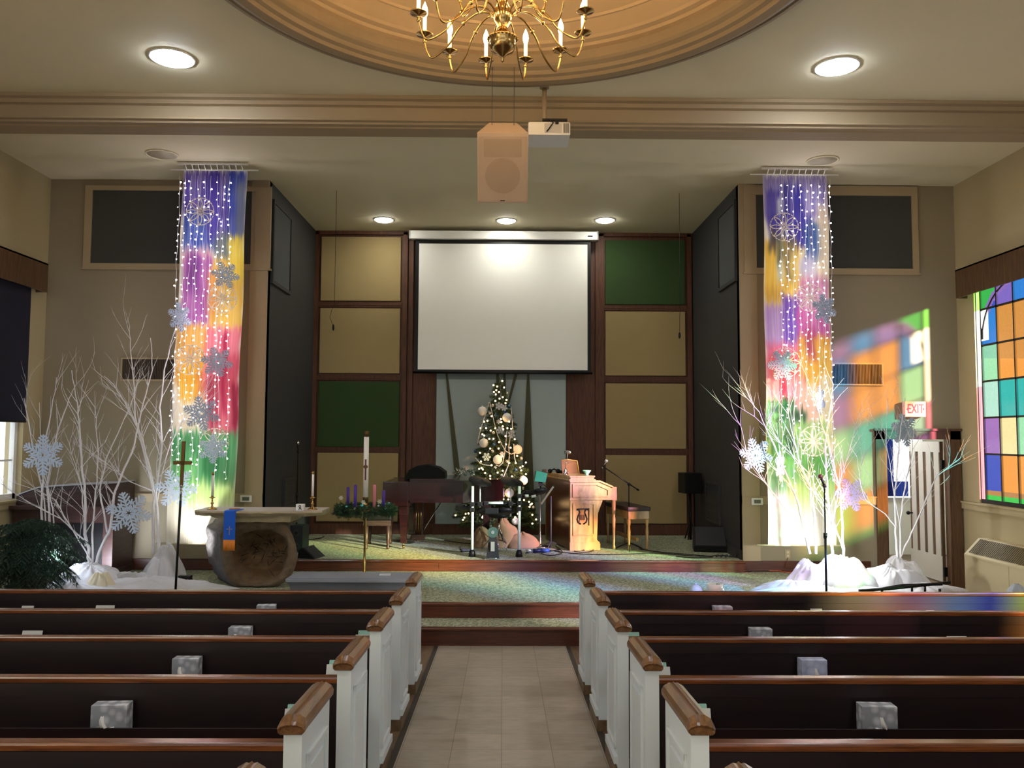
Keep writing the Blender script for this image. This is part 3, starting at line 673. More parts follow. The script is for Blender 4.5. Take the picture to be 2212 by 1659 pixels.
b = MB(); b.tube([(6.0, 13.48, 2.56), (7.0, 13.48, 2.56)], .01, 8); b.build('rod', M['white'], t)
ZS, ZC = ZC, 3.0
downlight(5.35, 11.9, .22, M['lamp'], 'unseen ceiling lamp added to brighten the room behind the open door', 'large round lamps of the nave ceiling')  # out of view, added to brighten the room beyond the door
ZC = ZS
# ------------------------------------------------------------------ heating unit under the right window
y1_ = 10.25; t = thing('heating_unit', 'cream metal heating unit below the stained glass', 'heater', (XW, y1_, 0))
zt = P(2108, 1172, 10.2).z; 
b = MB(); b.prism([(-.30, .04), (-.01, .04), (-.01, zt+.05), (-.12, zt+.05), (-.30, zt-.14)], -2.2, 0, 'y'); b.build('cabinet', M['cream'], t)
b = MB(); n = 60
for i in range(n):
    y = -2.12+i*2.06/n
    b.add([(-.285, y, zt-.115), (-.285, y+.018, zt-.115), (-.135, y+.018, zt+.043), (-.135, y, zt+.043), (-.29, y, zt-.11), (-.29, y+.018, zt-.11), (-.14, y+.018, zt+.048), (-.14, y, zt+.048)], [(4,5,6,7),(0,1,5,4),(3,7,6,2),(0,4,7,3),(1,2,6,5)])
b.build('top_louvres', mat('louvre_dark', (110, 100, 72), .6), t)
b = MB(); b.box(-.31, -.298, -2.19, -.01, zt-.16, zt-.145); b.box(-.306, -.298, -.9, -.89, .06, zt-.16); b.build('seam', M['cream'], t)
# ------------------------------------------------------------------ pews
def zcap(y): return CZ-.8116-.0438*y
YK = [2.39, 3.29, 4.19, 5.09, 5.99, 6.89]
ROWN = ['row nearest the camera', 'fifth row from the steps', 'fourth row from the steps', 'third row from the steps', 'second row from the steps', 'front row by the steps']
SL = -.0438
def shear(y0, z0): # local frame following the sloping floor: z grows with the floor line
    m = Matrix.Identity(4); m[2][1] = SL; return m
LEN = 4.6
def make_pew(s):
    # local: x = 0 at the aisle face of the end panel, positive away from the aisle times s; y = 0 at far end of the cap
    t = thing('pew', '', 'pew', group='church pews')
    mm_ = shear(0, 0); X = lambda a: s*a
    Hc = .867
    b = MB(); b.m = mm_; b.box(X(0), X(.062), -.44, 0, .07, Hc-.045); ep = b.build('end_panel', M['pewwhite'], t)
    b = MB(); b.m = mm_
    for (y0, y1, z0, z1) in ((-.38, -.06, Hc-.17, Hc-.145), (-.38, -.06, .16, .185), (-.38, -.355, .16, Hc-.145), (-.085, -.06, .16, Hc-.145)): b.box(X(-.012), X(.001), y0, y1, z0, z1, 0, .004)
    b.box(X(-.007), X(.001), -.325, -.115, .215, Hc-.2, 0, .006); b.box(X(-.018), X(.001), -.42, -.02, .09, .13); b.build('moulding', M['pewwhite'], ep)
    b = MB(); b.m = mm_; b.box(X(-.014), X(.07), -.45, .012, 0, .072); b.build('kick_board', M['pewfloor'], ep)
    # cap
    prof = [(-.022, 0), (-.034, .012), (-.036, .03), (-.024, .045), (.008, .058), (.022, .056), (.031, .062), (.04, .056), (.054, .058), (.086, .045), (.098, .03), (.096, .012), (.084, 0)]
    b = MB(); b.m = mm_; secs = [(-.462, .80, .4), (-.47, .95, .55), (-.463, 1, .72), (-.43, 1, 1), (.0, 1, 1), (.012, .9, .75)]
    prof = [((p-.031)*.7+.031, z) for p, z in prof]; n = len(prof); vs = []
    for y, sx, sz in secs: vs += [(X(.031+(p-.031)*sx), y, Hc-.055+z*sz) for p, z in prof]
    fs = [(i*n+k, i*n+(k+1) % n, (i+1)*n+(k+1) % n, (i+1)*n+k) for i in range(len(secs)-1) for k in range(n)]+[list(range(n)), list(range((len(secs)-1)*n, len(secs)*n))[::-1]]
    b.add(vs, fs); b.build('cap', M['cap'], t)
    Hr = .775
    b = MB(); b.m = mm_; b.box(X(.05), X(LEN), -.425, -.40, .12, Hr-.025); b.box(X(.05), X(LEN), -.432, -.395, Hr-.085, Hr-.03); b.build('backrest', M['pewback'], t)
    b = MB(); b.m = mm_; b.box(X(.05), X(LEN), -.437, -.378, Hr-.028, Hr, 0, .009); b.build('top_rail', M['rail'], t)
    b = MB(); b.m = mm_; b.box(X(.06), X(LEN), -.40, .02, .40, .44, 0, .01); b.build('seat', M['rail'], t)
    b = MB(); b.m = mm_; b.box(X(.12), X(LEN-.1), -.57, -.42, Hr-.24, Hr-.227); b.box(X(.12), X(LEN-.1), -.58, -.568, Hr-.245, Hr-.18); b.build('book_rack', M['pewback'], t)
    b = MB(); b.m = mm_; b.box(X(LEN-.05), X(LEN), -.44, 0, 0, Hr-.03); b.build('far_end_panel', M['pewback'], t)
    b = MB(); b.m = mm_
    for a in (1.5, 3.0): b.box(X(a-.03), X(a+.03), -.36, -.02, 0, .40)
    b.build('seat_support', M['pewback'], t)
    return t
for s, sd, x in ((-1, 'left', -.668), (1, 'right', .636)):
    t = make_pew(s); learn(t)
    for i, y in enumerate(YK):
        q = t if i == 0 else dup(t)
        q.location = (x, y, FZ(y)); q['label'] = 'dark wooden pew with white panelled end %s of the aisle, %s' % (sd, ROWN[i])
def rackz(y): return zcap(y)  # helper: floor-following heights
def rear(i): return YK[i+1]-.44-.006
def rack_top(i, y): return FZ(y)+.55-.0
# tissue boxes: patterned grey cartons lying in the book racks, tissue pulled towards the camera
m = mat('tissue_carton', (120, 124, 130), .6); M['tissue'] = m; N, L = nodes(m); b_ = N['Principled BSDF']
tc = N.new('ShaderNodeTexCoord'); vo = N.new('ShaderNodeTexVoronoi'); vo.inputs['Scale'].default_value = 24; rp = N.new('ShaderNodeValToRGB')
rp.color_ramp.elements[0].color = srgb(222, 226, 232); rp.color_ramp.elements[1].color = srgb(150, 156, 166); rp.color_ramp.elements[0].position = .2; rp.color_ramp.elements[1].position = .6
L.new(tc.outputs['Object'], vo.inputs[0]); L.new(vo.outputs['Distance'], rp.inputs[0]); L.new(rp.outputs[0], b_.inputs['Base Color'])
m2_ = mat('tissue_carton_blue', (120, 130, 160), .6); M['tissueb'] = m2_; N, L = nodes(m2_); b_ = N['Principled BSDF']
tc = N.new('ShaderNodeTexCoord'); vo = N.new('ShaderNodeTexVoronoi'); vo.inputs['Scale'].default_value = 24; rp = N.new('ShaderNodeValToRGB')
rp.color_ramp.elements[0].color = srgb(214, 222, 245); rp.color_ramp.elements[1].color = srgb(140, 152, 190)
L.new(tc.outputs['Object'], vo.inputs[0]); L.new(vo.outputs['Distance'], rp.inputs[0]); L.new(rp.outputs[0], b_.inputs['Base Color'])
M['tis'] = mat('tissue_paper', (238, 238, 238), .8)
def tissue(u, v, i, rz, label, mm_='tissue', w=.07, tilt=False):
    yr = rear(i)-.04; p = P(u, v, yr); zb_ = FZ(yr)+.551; h = .125
    t = thing('tissue_box', label, 'tissue box', (p.x, yr-.002, zb_), rz, 'tissue boxes in the pew racks')
    b = MB(); b.box(-w, w, -.035, .035, 0, max(h, p.z-zb_), 0, .003); b.build('carton', M[mm_], t)
    b = MB(); b.grid(lambda a, c: ((a-.5)*.05*(1-.75*c)+.01*math.sin(c*5), -.036-.055*math.sin(c*2.2)+.008*math.sin(a*9), .035+.062*c-.02*math.sin(c*3)), 8, 8); b.build('tissue', M['tis'], t)
tissue(243, 1522, 1, .06, 'grey patterned tissue box in the left rack facing the camera, fourth row', w=.076)
tissue(405, 1424, 2, .0, 'grey patterned tissue box in the rack of the left pew, third row', w=.07)
tissue(520, 1359, 3, 0, 'grey patterned tissue box just above the rail of the left pew, second row')
tissue(576, 1311, 4, .12, 'tissue box barely showing above the rail of the left pew, front row')
tissue(1893, 1527, 1, -.05, 'grey patterned tissue box in the right rack with tissue out, fourth row', w=.076)
tissue(1754, 1430, 2, 0, 'bluish tissue box in the rack of the right pew, third row', 'tissueb')
tissue(1642, 1366, 3, 0, 'grey patterned tissue box just above the rail of the right pew, second row')
tissue(1560, 1316, 4, 0, 'tissue box with a tuft sticking up by the rail of the right pew, front row')
M['paper'] = mat('paper', (214, 216, 212), .7); M['teal'] = mat('teal_paper', (150, 196, 184), .6)
def leaflet(u, v, i, w, m, label, name='leaflet', cat='leaflet', th=.004, dx=0, dy=0, group='white leaflets in the pew racks'):
    yr = rear(i)-.045-dy; p = P(u, v, yr); zb_ = FZ(yr)+.551
    b = MB(); b.add([(-w, -.012, 0), (w, -.012, 0), (w, .02, p.z-zb_), (-w, .02, p.z-zb_), (-w, -.012+th, 0), (w, -.012+th, 0), (w, .02+th, p.z-zb_), (-w, .02+th, p.z-zb_)], [(0,1,2,3),(4,7,6,5),(0,4,5,1),(1,5,6,2),(2,6,7,3),(3,7,4,0)])
    tag(b.build(name, M[m], loc=(p.x, yr, zb_)), label, cat, group)
leaflet(225, 1309, 4, .07, 'paper', 'white leaflet at mid pew on the left, front row')
leaflet(57, 1310, 4, .045, 'paper', 'small white leaflet at the left edge of the picture, front row')
leaflet(67, 1364, 3, .065, 'paper', 'white leaflet at the left edge of the picture, second row')
leaflet(1765, 1316, 4, .045, 'paper', 'white leaflet in the right pew nearer the aisle, front row')
leaflet(2012, 1320, 4, .03, 'paper', 'small white leaflet in the right pew far from the aisle, front row')
leaflet(2070, 1376, 3, .065, 'paper', 'white leaflet in the right pew, second row')
gb = 'booklets in the racks beside the aisle'
def booklets(u, v, i, sd, wrd):
    leaflet(u, v, i, .042, 'teal', 'pale teal booklet at the aisle end of the %s pew, %s' % (sd, wrd), 'booklet', 'booklet', .012, group=gb)
    leaflet(u+(-6 if sd == 'left' else 8), v+9, i, .042, 'paper', 'white booklet in front of the teal one, aisle end of the %s pew, %s' % (sd, wrd), 'booklet', 'booklet', .006, dy=.018, group=gb)
booklets(727, 1429, 2, 'left', 'third row'); booklets(787, 1364, 3, 'left', 'second row')
booklets(640, 1526, 1, 'left', 'fourth row'); booklets(1368, 1368, 3, 'right', 'second row')
booklets(1424, 1434, 2, 'right', 'third row'); booklets(1508, 1525, 1, 'right', 'fourth row')
# ------------------------------------------------------------------ altar on a hollow log
y0 = 9.55
pc = P(556, 1200, y0)
rnd = random.Random(4)
M['bark'] = mat('log_bark', (104, 102, 106), .95, bump=1.0, bscale=26, vary=.5, vscale=30)
M['logw'] = mat('hollow_wood', (112, 90, 64), .9, bump=1.0, bscale=16, vary=.7, vscale=7, stretch=(1, 1, 2.0))
M['logrim'] = mat('log_rim', (104, 88, 68), .9, bump=1.0, bscale=22, vary=.6, vscale=11)
M['crack'] = mat('dark_crack', (34, 24, 16), .9)
M['stone'] = mat('altar_stone', (160, 148, 118), .85, bump=.9, bscale=14, vary=.3, vscale=9)
M['stonetop'] = mat('altar_stone_top', (186, 178, 168), .7, bump=.2, bscale=20, vary=.08, vscale=4)
out = [(482, 1145), (520, 1128), (590, 1120), (618, 1135), (634, 1160), (641, 1190), (640, 1215), (628, 1245), (600, 1266), (560, 1273), (525, 1272), (505, 1266), (486, 1236), (478, 1205), (476, 1175)]
inn = [(512, 1165), (530, 1150), (575, 1145), (600, 1150), (618, 1170), (622, 1190), (618, 1215), (606, 1240), (580, 1256), (550, 1262), (530, 1258), (516, 1240), (504, 1215), (500, 1190), (504, 1175)]
def loop(pts, y, n=60):
    q = [P(u, v, y) for u, v in pts]; m_ = len(q); r = []
    for k in range(n):
        t_ = k*m_/n; i = int(t_); f = t_-i
        p0, p1, p2, p3 = q[(i-1) % m_], q[i], q[(i+1) % m_], q[(i+2) % m_]
        r.append(.5*((2*p1)+(p2-p0)*f+(2*p0-5*p1+4*p2-p3)*f*f+(3*p1-p0-3*p2+p3)*f**3))
    return r
O = loop(out, y0); I = loop(inn, y0); n = 60
zmin = min(p.z for p in O)
def fixz(p): return Vector((p.x, p.y, max(p.z+(Z2-zmin if False else 0), Z2+.002)))
O = [fixz(p) for p in O]; I = [fixz(p) for p in I]
cen = sum(I, Vector())/n
t = thing('log_altar', 'stone slab altar resting on a hollow upright log ring', 'altar', (0, 0, 0))
def jit(p, a, s): v = noise.noise_vector(p*s)*a; return p+Vector((v.x, v.y, v.z))
b = MB(); vs = []
shift = Vector((-.21, .16, .0))
secs = [[jit(p, .006, 9) for p in O]]
for k in range(1, 9):
    f = k/8; sc = 1+.03*math.sin(f*3)
    secs.append([Vector((jit(cen+(p-cen)*sc+shift*f*1.6, .04, 14).x, y0+f*.5, max(Z2+.002, jit(cen+(p-cen)*sc, .04, 14).z))) for p in O])
b.add([v for s_ in secs for v in s_], [(i*n+k, i*n+(k+1) % n, (i+1)*n+(k+1) % n, (i+1)*n+k) for i in range(8) for k in range(n)], 0, True)
b.build('bark', M['bark'], t)
b = MB()
mid = [jit((O[k]+I[k])/2+Vector((0, -.03, 0)), .045, 9) for k in range(n)]
ins = [jit(I[k]+Vector((0, .03, 0)), .015, 10) for k in range(n)]
sec = [[jit(p, .006, 9) for p in O], [(O[k]*.7+I[k]*.3)+Vector((0, -.03, 0)) for k in range(n)], mid, [jit(p, .03, 12) for p in I], ins]
b.add([v for s_ in sec for v in s_], [(i*n+k, i*n+(k+1) % n, (i+1)*n+(k+1) % n, (i+1)*n+k) for i in range(4) for k in range(n)], 0, True); b.build('rim', M['logrim'], t)
b = MB(); sec = [ins]
for f, sc in ((.3, .93), (.6, .8), (.85, .55), (1, .25), (1.02, .01)):
    sec.append([jit(cen+(p-cen)*sc+Vector((0, .42*f, 0)), .05*min(1, sc*2), 6+3*sc) for p in I])
for s_ in sec:
    for v in s_: v.z = max(v.z, Z2+.01)
b.add([v for s_ in sec for v in s_], [(i*n+k, i*n+(k+1) % n, (i+1)*n+(k+1) % n, (i+1)*n+k) for i in range(len(sec)-1) for k in range(n)], 0, True); b.build('hollow', M['logw'], t)
b = MB()
for k in range(38):
    a = rnd.uniform(0, 6.28); rr = rnd.uniform(.2, .88); base = Vector((cen.x+.36*rr*math.cos(a), 0, cen.z+.27*rr*math.sin(a)))
    dep = y0+.03+.40*(1-rr**2)*.9+.0; L_ = rnd.uniform(.06, .16); an = a+rnd.choice((0, 1.57, .8))+rnd.uniform(-.3, .3)
    d = Vector((math.cos(an), 0, math.sin(an)))*L_/2
    b.tube([(base.x-d.x, dep-.02, max(Z2+.02, base.z-d.z)), (base.x+d.x*.2, dep-.028, max(Z2+.02, base.z+d.z*.2+.004)), (base.x+d.x, dep-.02, max(Z2+.02, base.z+d.z))], [.001, .0045, .001], 5)
b.build('cracks', M['crack'], t)
# slab
top = [(418, 1103), (430, 1099), (500, 1098), (560, 1094), (630, 1090), (666, 1091), (693, 1101)]
zs = P(556, 1104, y0-.12).z
xl, xr = P(417, 1110, y0-.1).x, P(693, 1105, y0-.1).x
fr = []; nn = 40
for k in range(nn+1):
    f = k/nn; x = xl+(xr-xl)*f
    yf = y0-.14+.05*noise.noise(Vector((x*2.2, 0, 3)))-.04*math.sin(f*3.1)+(.1*(1-min(1, f*8))+.1*(1-min(1, (1-f)*8)))
    fr.append((x, yf))
bk = [(x, y0+.42+.03*noise.noise(Vector((x*2, 5, 1)))) for x, _ in fr[::-1]]
poly = fr+bk; m_ = len(poly)
def thick(x): f = (x-xl)/(xr-xl); return .055+.02*noise.noise(Vector((x*3, 1, 7)))
b = MB(); vs = [(x, y, zs) for x, y in poly]+[(x+.004, y+(-.015 if y < y0 else .01), zs-.02+.008*noise.noise(Vector((x*9, y, 0)))) for x, y in poly]+[(x, y+(.02 if y < y0 else -.02)+.02*noise.noise(Vector((x*7, 2, 2))), zs-thick(x)) for x, y in poly]
b.add(vs, [(k, (k+1) % m_, m_+(k+1) % m_, m_+k) for k in range(m_)]+[(m_+k, m_+(k+1) % m_, 2*m_+(k+1) % m_, 2*m_+k) for k in range(m_)]+[list(range(2*m_, 3*m_))], 1); b.add(vs[:m_], [list(range(m_))], 0)
b.build('slab', [M['stonetop'], M['stone']], t)
b = MB(); x0_, x1_ = P(468, 1120, y0).x, P(632, 1120, y0).x; pl = []
for k in range(21):
    f = k/20; pl.append((x0_+(x1_-x0_)*f, zs-thick(x0_)-.075+.012*noise.noise(Vector((f*6, 0, 0)))+(.05*(1-f*6) if f < .166 else 0)))
b.prism(pl+[(x1_+.01, zs-.05), (x0_-.06, zs-.05)], y0-.1, y0+.4, 'y'); b.build('under_slab', M['stone'], t)
b = MB(); b.box(P(500, 1120, y0).x, P(625, 1120, y0).x, y0+.02, y0+.4, max(p.z for p in O)-.08, zs-.11); b.build('bearer', M['logrim'], t)
# blue stole with gold fringe over the front edge
xa, xb = P(486, 1120, y0-.17).x, P(511, 1120, y0-.17).x; zl = P(500, 1168, y0-.18).z; zf = P(500, 1189, y0-.18).z
yf = min(y for x, y in fr if abs(x-(xa+xb)/2) < .1)-.022
t = thing('altar_stole', 'bright blue cloth stole with gold fringe and small cross hanging off the altar', 'stole', (0, 0, 0))
M['bluecloth'] = mat('blue_cloth', (20, 92, 205), .8, bump=.2, bscale=80, vary=.04); M['gold'] = mat('gold_fringe', (226, 140, 50), .6, bump=.4, bscale=150)
b = MB(); path = [(y0+.1, zs+.004), (yf+.01, zs+.006), (yf-.002, zs-.002), (yf-.004, zs-.05), (yf-.004, (zl+zs)/2), (yf-.004, zl)]
def strip(path, x0, x1, th=.004):
    b = MB(); nn = len(path); vs = []
    for y, z in path: vs += [(x0, y, z), (x1, y, z)]
    for y, z in path: vs += [(x0, y-th*.5, z+th), (x1, y-th*.5, z+th)]
    fs = [(2*i, 2*i+1, 2*i+3, 2*i+2) for i in range(nn-1)]+[(2*nn+2*i, 2*nn+2*i+2, 2*nn+2*i+3, 2*nn+2*i+1) for i in range(nn-1)]
    fs += [(2*i, 2*i+2, 2*nn+2*i+2, 2*nn+2*i) for i in range(nn-1)]+[(2*i+1, 2*nn+2*i+1, 2*nn+2*i+3, 2*i+3) for i in range(nn-1)]+[(0, 2*nn, 2*nn+1, 1), (2*nn-2, 2*nn-1, 4*nn-1, 4*nn-2)]
    return b.add(vs, fs)
strip(path, xa, xb).build('cloth', M['bluecloth'], t)
b = MB(); nf = 26
for k in range(nf):
    x = xa+(k+.5)*(xb-xa)/nf; b.tube([(x, yf-.006, zl+.006), (x+.002*math.sin(k), yf-.007, zf)], .0032, 5)
b.box(xa, xb, yf-.009, yf-.003, zl-.004, zl+.012); b.build('fringe', M['gold'], t)
cx_ = (xa+xb)/2; zc_ = P(497, 1146, y0-.18).z
b = MB(); b.box(cx_-.004, cx_+.004, yf-.011, yf-.006, zc_-.04, zc_+.045); b.box(cx_-.027, cx_+.027, yf-.011, yf-.006, zc_+.013, zc_+.021)
for dx, dz in ((-.027, .017), (.027, .017), (0, .045), (0, -.04)): b.sphere((cx_+dx, yf-.009, zc_+dz), .006, 8)
b.build('cross', mat('pewter', (150, 130, 140), .4, .5), t)
b = MB(); b.lathe([(.06, 0), (.065, .006), (.03, .008), (.001, .008)], (P(506, 1097, y0).x, y0+.02, zs+.009), 20); tag(b.build('collection_plate', mat('wood_dish', (176, 104, 56), .4)), 'small orange-brown dish lying on the altar behind the stole', 'dish')
# candlesticks
def candlestick(u, v0, v1, y, label):
    p = P(u, v0, y); h = P(u, v1, y).z-zs; t = thing('candlestick', label, 'candlestick', (p.x, y, zs+.001), group='brass altar candlesticks')
    b = MB(); b.lathe([(.058, 0), (.056, .008), (.04, .016), (.016, .03), (.009, .05), (.014, .06), (.02, .072), (.01, .085), (.008, .12), (.018, .128), (.034, .135), (.034, .14), (.014, .142), (.014, .155)], n=24); b.build('stand', M['brass'], t)
    b = MB(); b.lathe([(.0135, .145), (.0135, h-.03)], n=16); b.build('candle', M['wax'], t)
    b = MB(); b.lathe([(.015, h-.035), (.015, h-.005), (.006, h)], n=16); b.build('follower', M['brass'], t)
candlestick(458, 1100, 1020, y0+.05, 'brass candlestick with white candle at the left end of the altar')
candlestick(675, 1094, 1018, y0+.08, 'brass candlestick with white candle at the right end of the altar')
p = P(650, 1098, y0-.0); t = thing('ribbon_box', 'white cube with a black ribbon mark on the altar end', 'box', (p.x, y0-.02, zs+.001))
b = MB(); b.box(-.045, .045, -.04, .04, 0, .072, 0, .006); b.build('cube', M['white'], t)
b = MB(); b.tube([(-.02+.01, -.043, .012), (.012, -.043, .045), (.008, -.043, .06), (-.004, -.043, .06), (-.008, -.043, .045), (.022, -.043, .012)], .0042, 6); b.build('ribbon_mark', M['black'], t)
# processional cross
y = 9.0; p = P(379, 1270, y); pt = P(397, 953, y); pc_ = P(392, 1000, y)
t = thing('processional_cross', 'brass cross on a black staff standing before the left banner', 'processional cross', (p.x, y, Z2))
lean = (pt.x-p.x); H = pt.z-Z2; off = lambda z: lean*z/H
h1 = P(388, 1050, y).z-Z2; h2 = P(386, 1082, y).z-Z2
b = MB(); b.cyl(0, 0, 0, .02, .09, .09, 24); b.tube([(0, 0, .01), (off(h2), 0, h2)], .0125, 12); b.build('staff', M['black'], t)
b = MB(); b.tube([(off(h2), 0, h2), (off(h1), 0, h1)], .012, 12); b.sphere((off(h1), 0, h1), .02, 12); b.build('ferrule', M['chrome'], t)
b = MB(); zc = pc_.z-Z2; b.prism([(off(h1)-.016, h1), (off(h1)+.016, h1), (off(H)+.018, H), (off(H)-.018, H)], -.01, .01, 'y')
b.prism([(off(zc)-.098, zc-.018), (off(zc)+.098, zc-.018), (off(zc)+.098, zc+.02), (off(zc)-.098, zc+.02)], -.01, .01, 'y'); b.sphere((off(zc), -.006, zc), .022, 14); b.build('cross', M['brassold'], t)
# grey storage tote
y = 8.85; a, c = P(614, 1245, y), P(900, 1245, y)
zt = P(750, 1243, y).z+.0
t = thing('storage_tote', 'long grey plastic tote with lid behind the front left pew', 'storage tote', ((a.x+c.x)/2, y+.22, Z2), 0)
wx = (c.x-a.x)/2; zt = P(750, 1253, y).z-Z2
gm = mat('tote_grey', (112, 118, 130), .45, vary=.02); gl_ = mat('tote_lid', (142, 148, 158), .45, vary=.02)
b = MB(); b.add([(-wx+.08, -.17, .002), (wx-.08, -.17, .002), (wx-.08, .17, .002), (-wx+.08, .17, .002), (-wx+.04, -.2, zt-.02), (wx-.04, -.2, zt-.02), (wx-.04, .2, zt-.02), (-wx+.04, .2, zt-.02)], [(0,1,2,3),(4,7,6,5),(0,4,5,1),(1,5,6,2),(2,6,7,3),(3,7,4,0)]); b.box(-wx+.03, wx-.03, -.21, .21, zt-.05, zt-.02, 0, .01); b.build('tub', gm, t)
def rr(w, d, r, n=6): return [(sx*(w-r)+r*math.cos(a0+i*math.pi/2/n), sy*(d-r)+r*math.sin(a0+i*math.pi/2/n)) for sx, sy, a0 in ((1, 1, 0), (-1, 1, math.pi/2), (-1, -1, math.pi), (1, -1, 1.5*math.pi)) for i in range(n+1)]
b = MB(); b.prism(rr(wx, .235, .07), zt-.022, zt, 'z'); b.prism(rr(wx-.03, .2, .06), zt, zt+.016, 'z'); b.build('lid', gl_, t)
b = MB(); b.box(wx-.42, wx-.3, -.05, .02, zt+.018, zt+.034, 0, .004); tag(b.build('plastic_tray', mat('clear_plastic', (230, 235, 240), .1, alpha=.45), loc=t.location), 'small clear plastic tray on the grey tote lid', 'tray')
# ------------------------------------------------------------------ advent wreath on a tall brass stand
y = 10.1; p = P(787, 1262, y); base = Vector((P(787, 1240, y).x, y, Z2))
t = thing('advent_stand', 'tall brass stand holding the advent wreath behind the grey tote', 'stand', base)
zw = P(790, 1100, y).z-Z2
b = MB(); b.lathe([(.14, 0), (.14, .012), (.05, .03), (.016, .05), (.014, .3), (.0135, zw+.02), (.03, zw+.035), (.034, zw+.075), (.02, zw+.08)], n=28); b.build('pole', M['brass'], t)
b = MB()
b.tube([(.24*math.cos(k*math.pi/16), .24*math.sin(k*math.pi/16), zw) for k in range(33)], .008, 6)
for k in range(4): a = k*math.pi/2+.4; b.tube([(0, 0, zw), (.24*math.cos(a), .24*math.sin(a), zw)], .007, 6)
b.build('ring', M['brass'], t)
M['needle'] = mat('needle_green', (30, 54, 36), .7, vary=.35, vscale=12); M['needle2'] = mat('needle_green_light', (48, 78, 44), .7, vary=.3, vscale=12)
def needles(b, p, d, L_, n, nl, rnd, w=.0022, mi=0):
    """a tuft: n needles around a twig from p along d"""
    d = d.normalized(); u = d.orthogonal().normalized(); w_ = d.cross(u)
    for k in range(n):
        f = (k+rnd.random())/n; a = rnd.uniform(0, 6.28); q = p+d*L_*f
        dr = (d*.75+(u*math.cos(a)+w_*math.sin(a))*.85).normalized(); e = q+dr*nl*rnd.uniform(.7, 1.1); s_ = dr.cross(d).normalized()*w
        b.add([q-s_, q+s_, e+s_*.4, e-s_*.4], [(0, 1, 2, 3)], mi)
rnd = random.Random(12)
w = bpy.data.objects.new('advent_wreath', None); COL.objects.link(w); w.location = base; tag(w, 'evergreen advent wreath with four slim candles on the brass stand', 'wreath')
b = MB()
for k in range(760):
    a = rnd.uniform(0, 6.283); r_ = .26+rnd.uniform(-.07, .075); q = Vector((r_*math.cos(a)*1.05, r_*math.sin(a), zw-.0+rnd.uniform(-.06, .05)))
    d = Vector((math.cos(a)*rnd.uniform(-.4, 1.3)-.9*math.sin(a), math.sin(a)*rnd.uniform(-.4, 1.3)+.9*math.cos(a), rnd.uniform(-.7, .6)))
    needles(b, q, d, .06, 26, .03, rnd, .0018, k % 2)
b.build('evergreen', [M['needle'], M['needle2']], w, fix=False)
M['purple'] = mat('purple_wax', (74, 44, 150), .5); M['pink'] = mat('pink_wax', (238, 140, 160), .5)
for u, v, vb, mm_, lab in ((752, 1052, 1085, 'purple', 'purple'), (768, 1047, 1092, 'purple', 'purple'), (809, 1047, 1085, 'pink', 'pink'), (829, 1059, 1092, 'purple', 'purple')):
    yy = y-.12 if vb > 1090 else y+.16; q = P(u, v, yy); b = MB(); b.lathe([(.0185, zw-.0), (.0185, q.z-Z2-.004), (.004, q.z-Z2)], (q.x-base.x, yy-y, 0), 16)
    o = b.build('candle', M[mm_], w); o['label'] = lab+' slim candle'
M['silver'] = mat('silver_ball', (215, 225, 230), .15, .9); M['teal_ball'] = mat('teal_ball', (90, 200, 215), .15, .8); M['balw'] = mat('white_ball', (232, 228, 220), .45)
for k in range(16):
    a = k*.393+rnd.uniform(-.1, .1); b = MB(); b.sphere((.27*math.cos(a)*1.05, .27*math.sin(a), zw+.035+rnd.uniform(-.03, .03)), rnd.choice((.016, .012, .022)), 12)
    b.build('bauble', M[rnd.choice(('silver', 'teal_ball', 'balw'))], w)
def flake_mb(r, th=.004, arms=6, w=.1):
    b = MB(); ww = r*w
    for k in range(arms):
        a = k*2*math.pi/arms; c, s = math.cos(a), math.sin(a)
        def seg(r0, r1, o0, o1, w_):
            p0 = Vector((c*r0-s*o0, s*r0+c*o0)); p1 = Vector((c*r1-s*o1, s*r1+c*o1)); d = (p1-p0).normalized(); q = Vector((-d.y, d.x))*w_
            b.prism([(p0+q).to_tuple(), (p1+q*.9).to_tuple(), (p1+d*w_*.9).to_tuple(), (p1-q*.9).to_tuple(), (p0-q).to_tuple()], -th, th, 'y')
        seg(0, r, 0, 0, ww)
        for rr_, l in ((.38, .3), (.6, .3), (.8, .2)):
            for sg in (-1, 1): seg(r*rr_, r*(rr_+l*.62), 0, sg*r*l*.9, ww*.8)
    return b
for u, v in ((738, 1075), (786, 1084), (821, 1083)):
    q = P(u, v, y-.2); b = flake_mb(.026, .0015, w=.06); b.m = Matrix.Identity(4); o = b.build('snowflake', M['white'], w); o.location = (q.x-base.x, -.24, q.z-Z2)
# the tall Christ candle in the middle
q0 = P(790, 1073, y); q1 = P(792, 931, y); t = thing('christ_candle', 'tall white pillar candle with brass ends and a dark red emblem above the wreath', 'candle', (base.x, y, Z2))
z0, z1 = zw+.081, q1.z-Z2
b = MB(); b.lathe([(.031, z0), (.031, z1-.06)], n=24); b.build('wax_pillar', M['wax'], t)
b = MB(); b.lathe([(.033, z1-.07), (.033, z1-.012), (.024, z1-.004), (.024, z1)], n=24); b.build('brass_cap', M['brassold'], t)
b = MB(); b.lathe([(.034, z0), (.034, z0+.06), (.032, z0+.065)], n=24); b.build('brass_socket', M['brassold'], t)
ze = P(790, 1008, y).z-Z2; dr_ = mat('dark_red', (96, 26, 30), .5)
b = MB(); b.box(-.009, .009, -.036, -.028, ze-.16, ze+.09); b.build('emblem', dr_, t)
b = MB(); b.tube([(-.0, -.034, ze), (0, -.029, ze)], .024, 16); b.box(-.026, .026, -.035, -.026, ze-.012, ze+.012); b.build('medallion', M['brassold'], t)
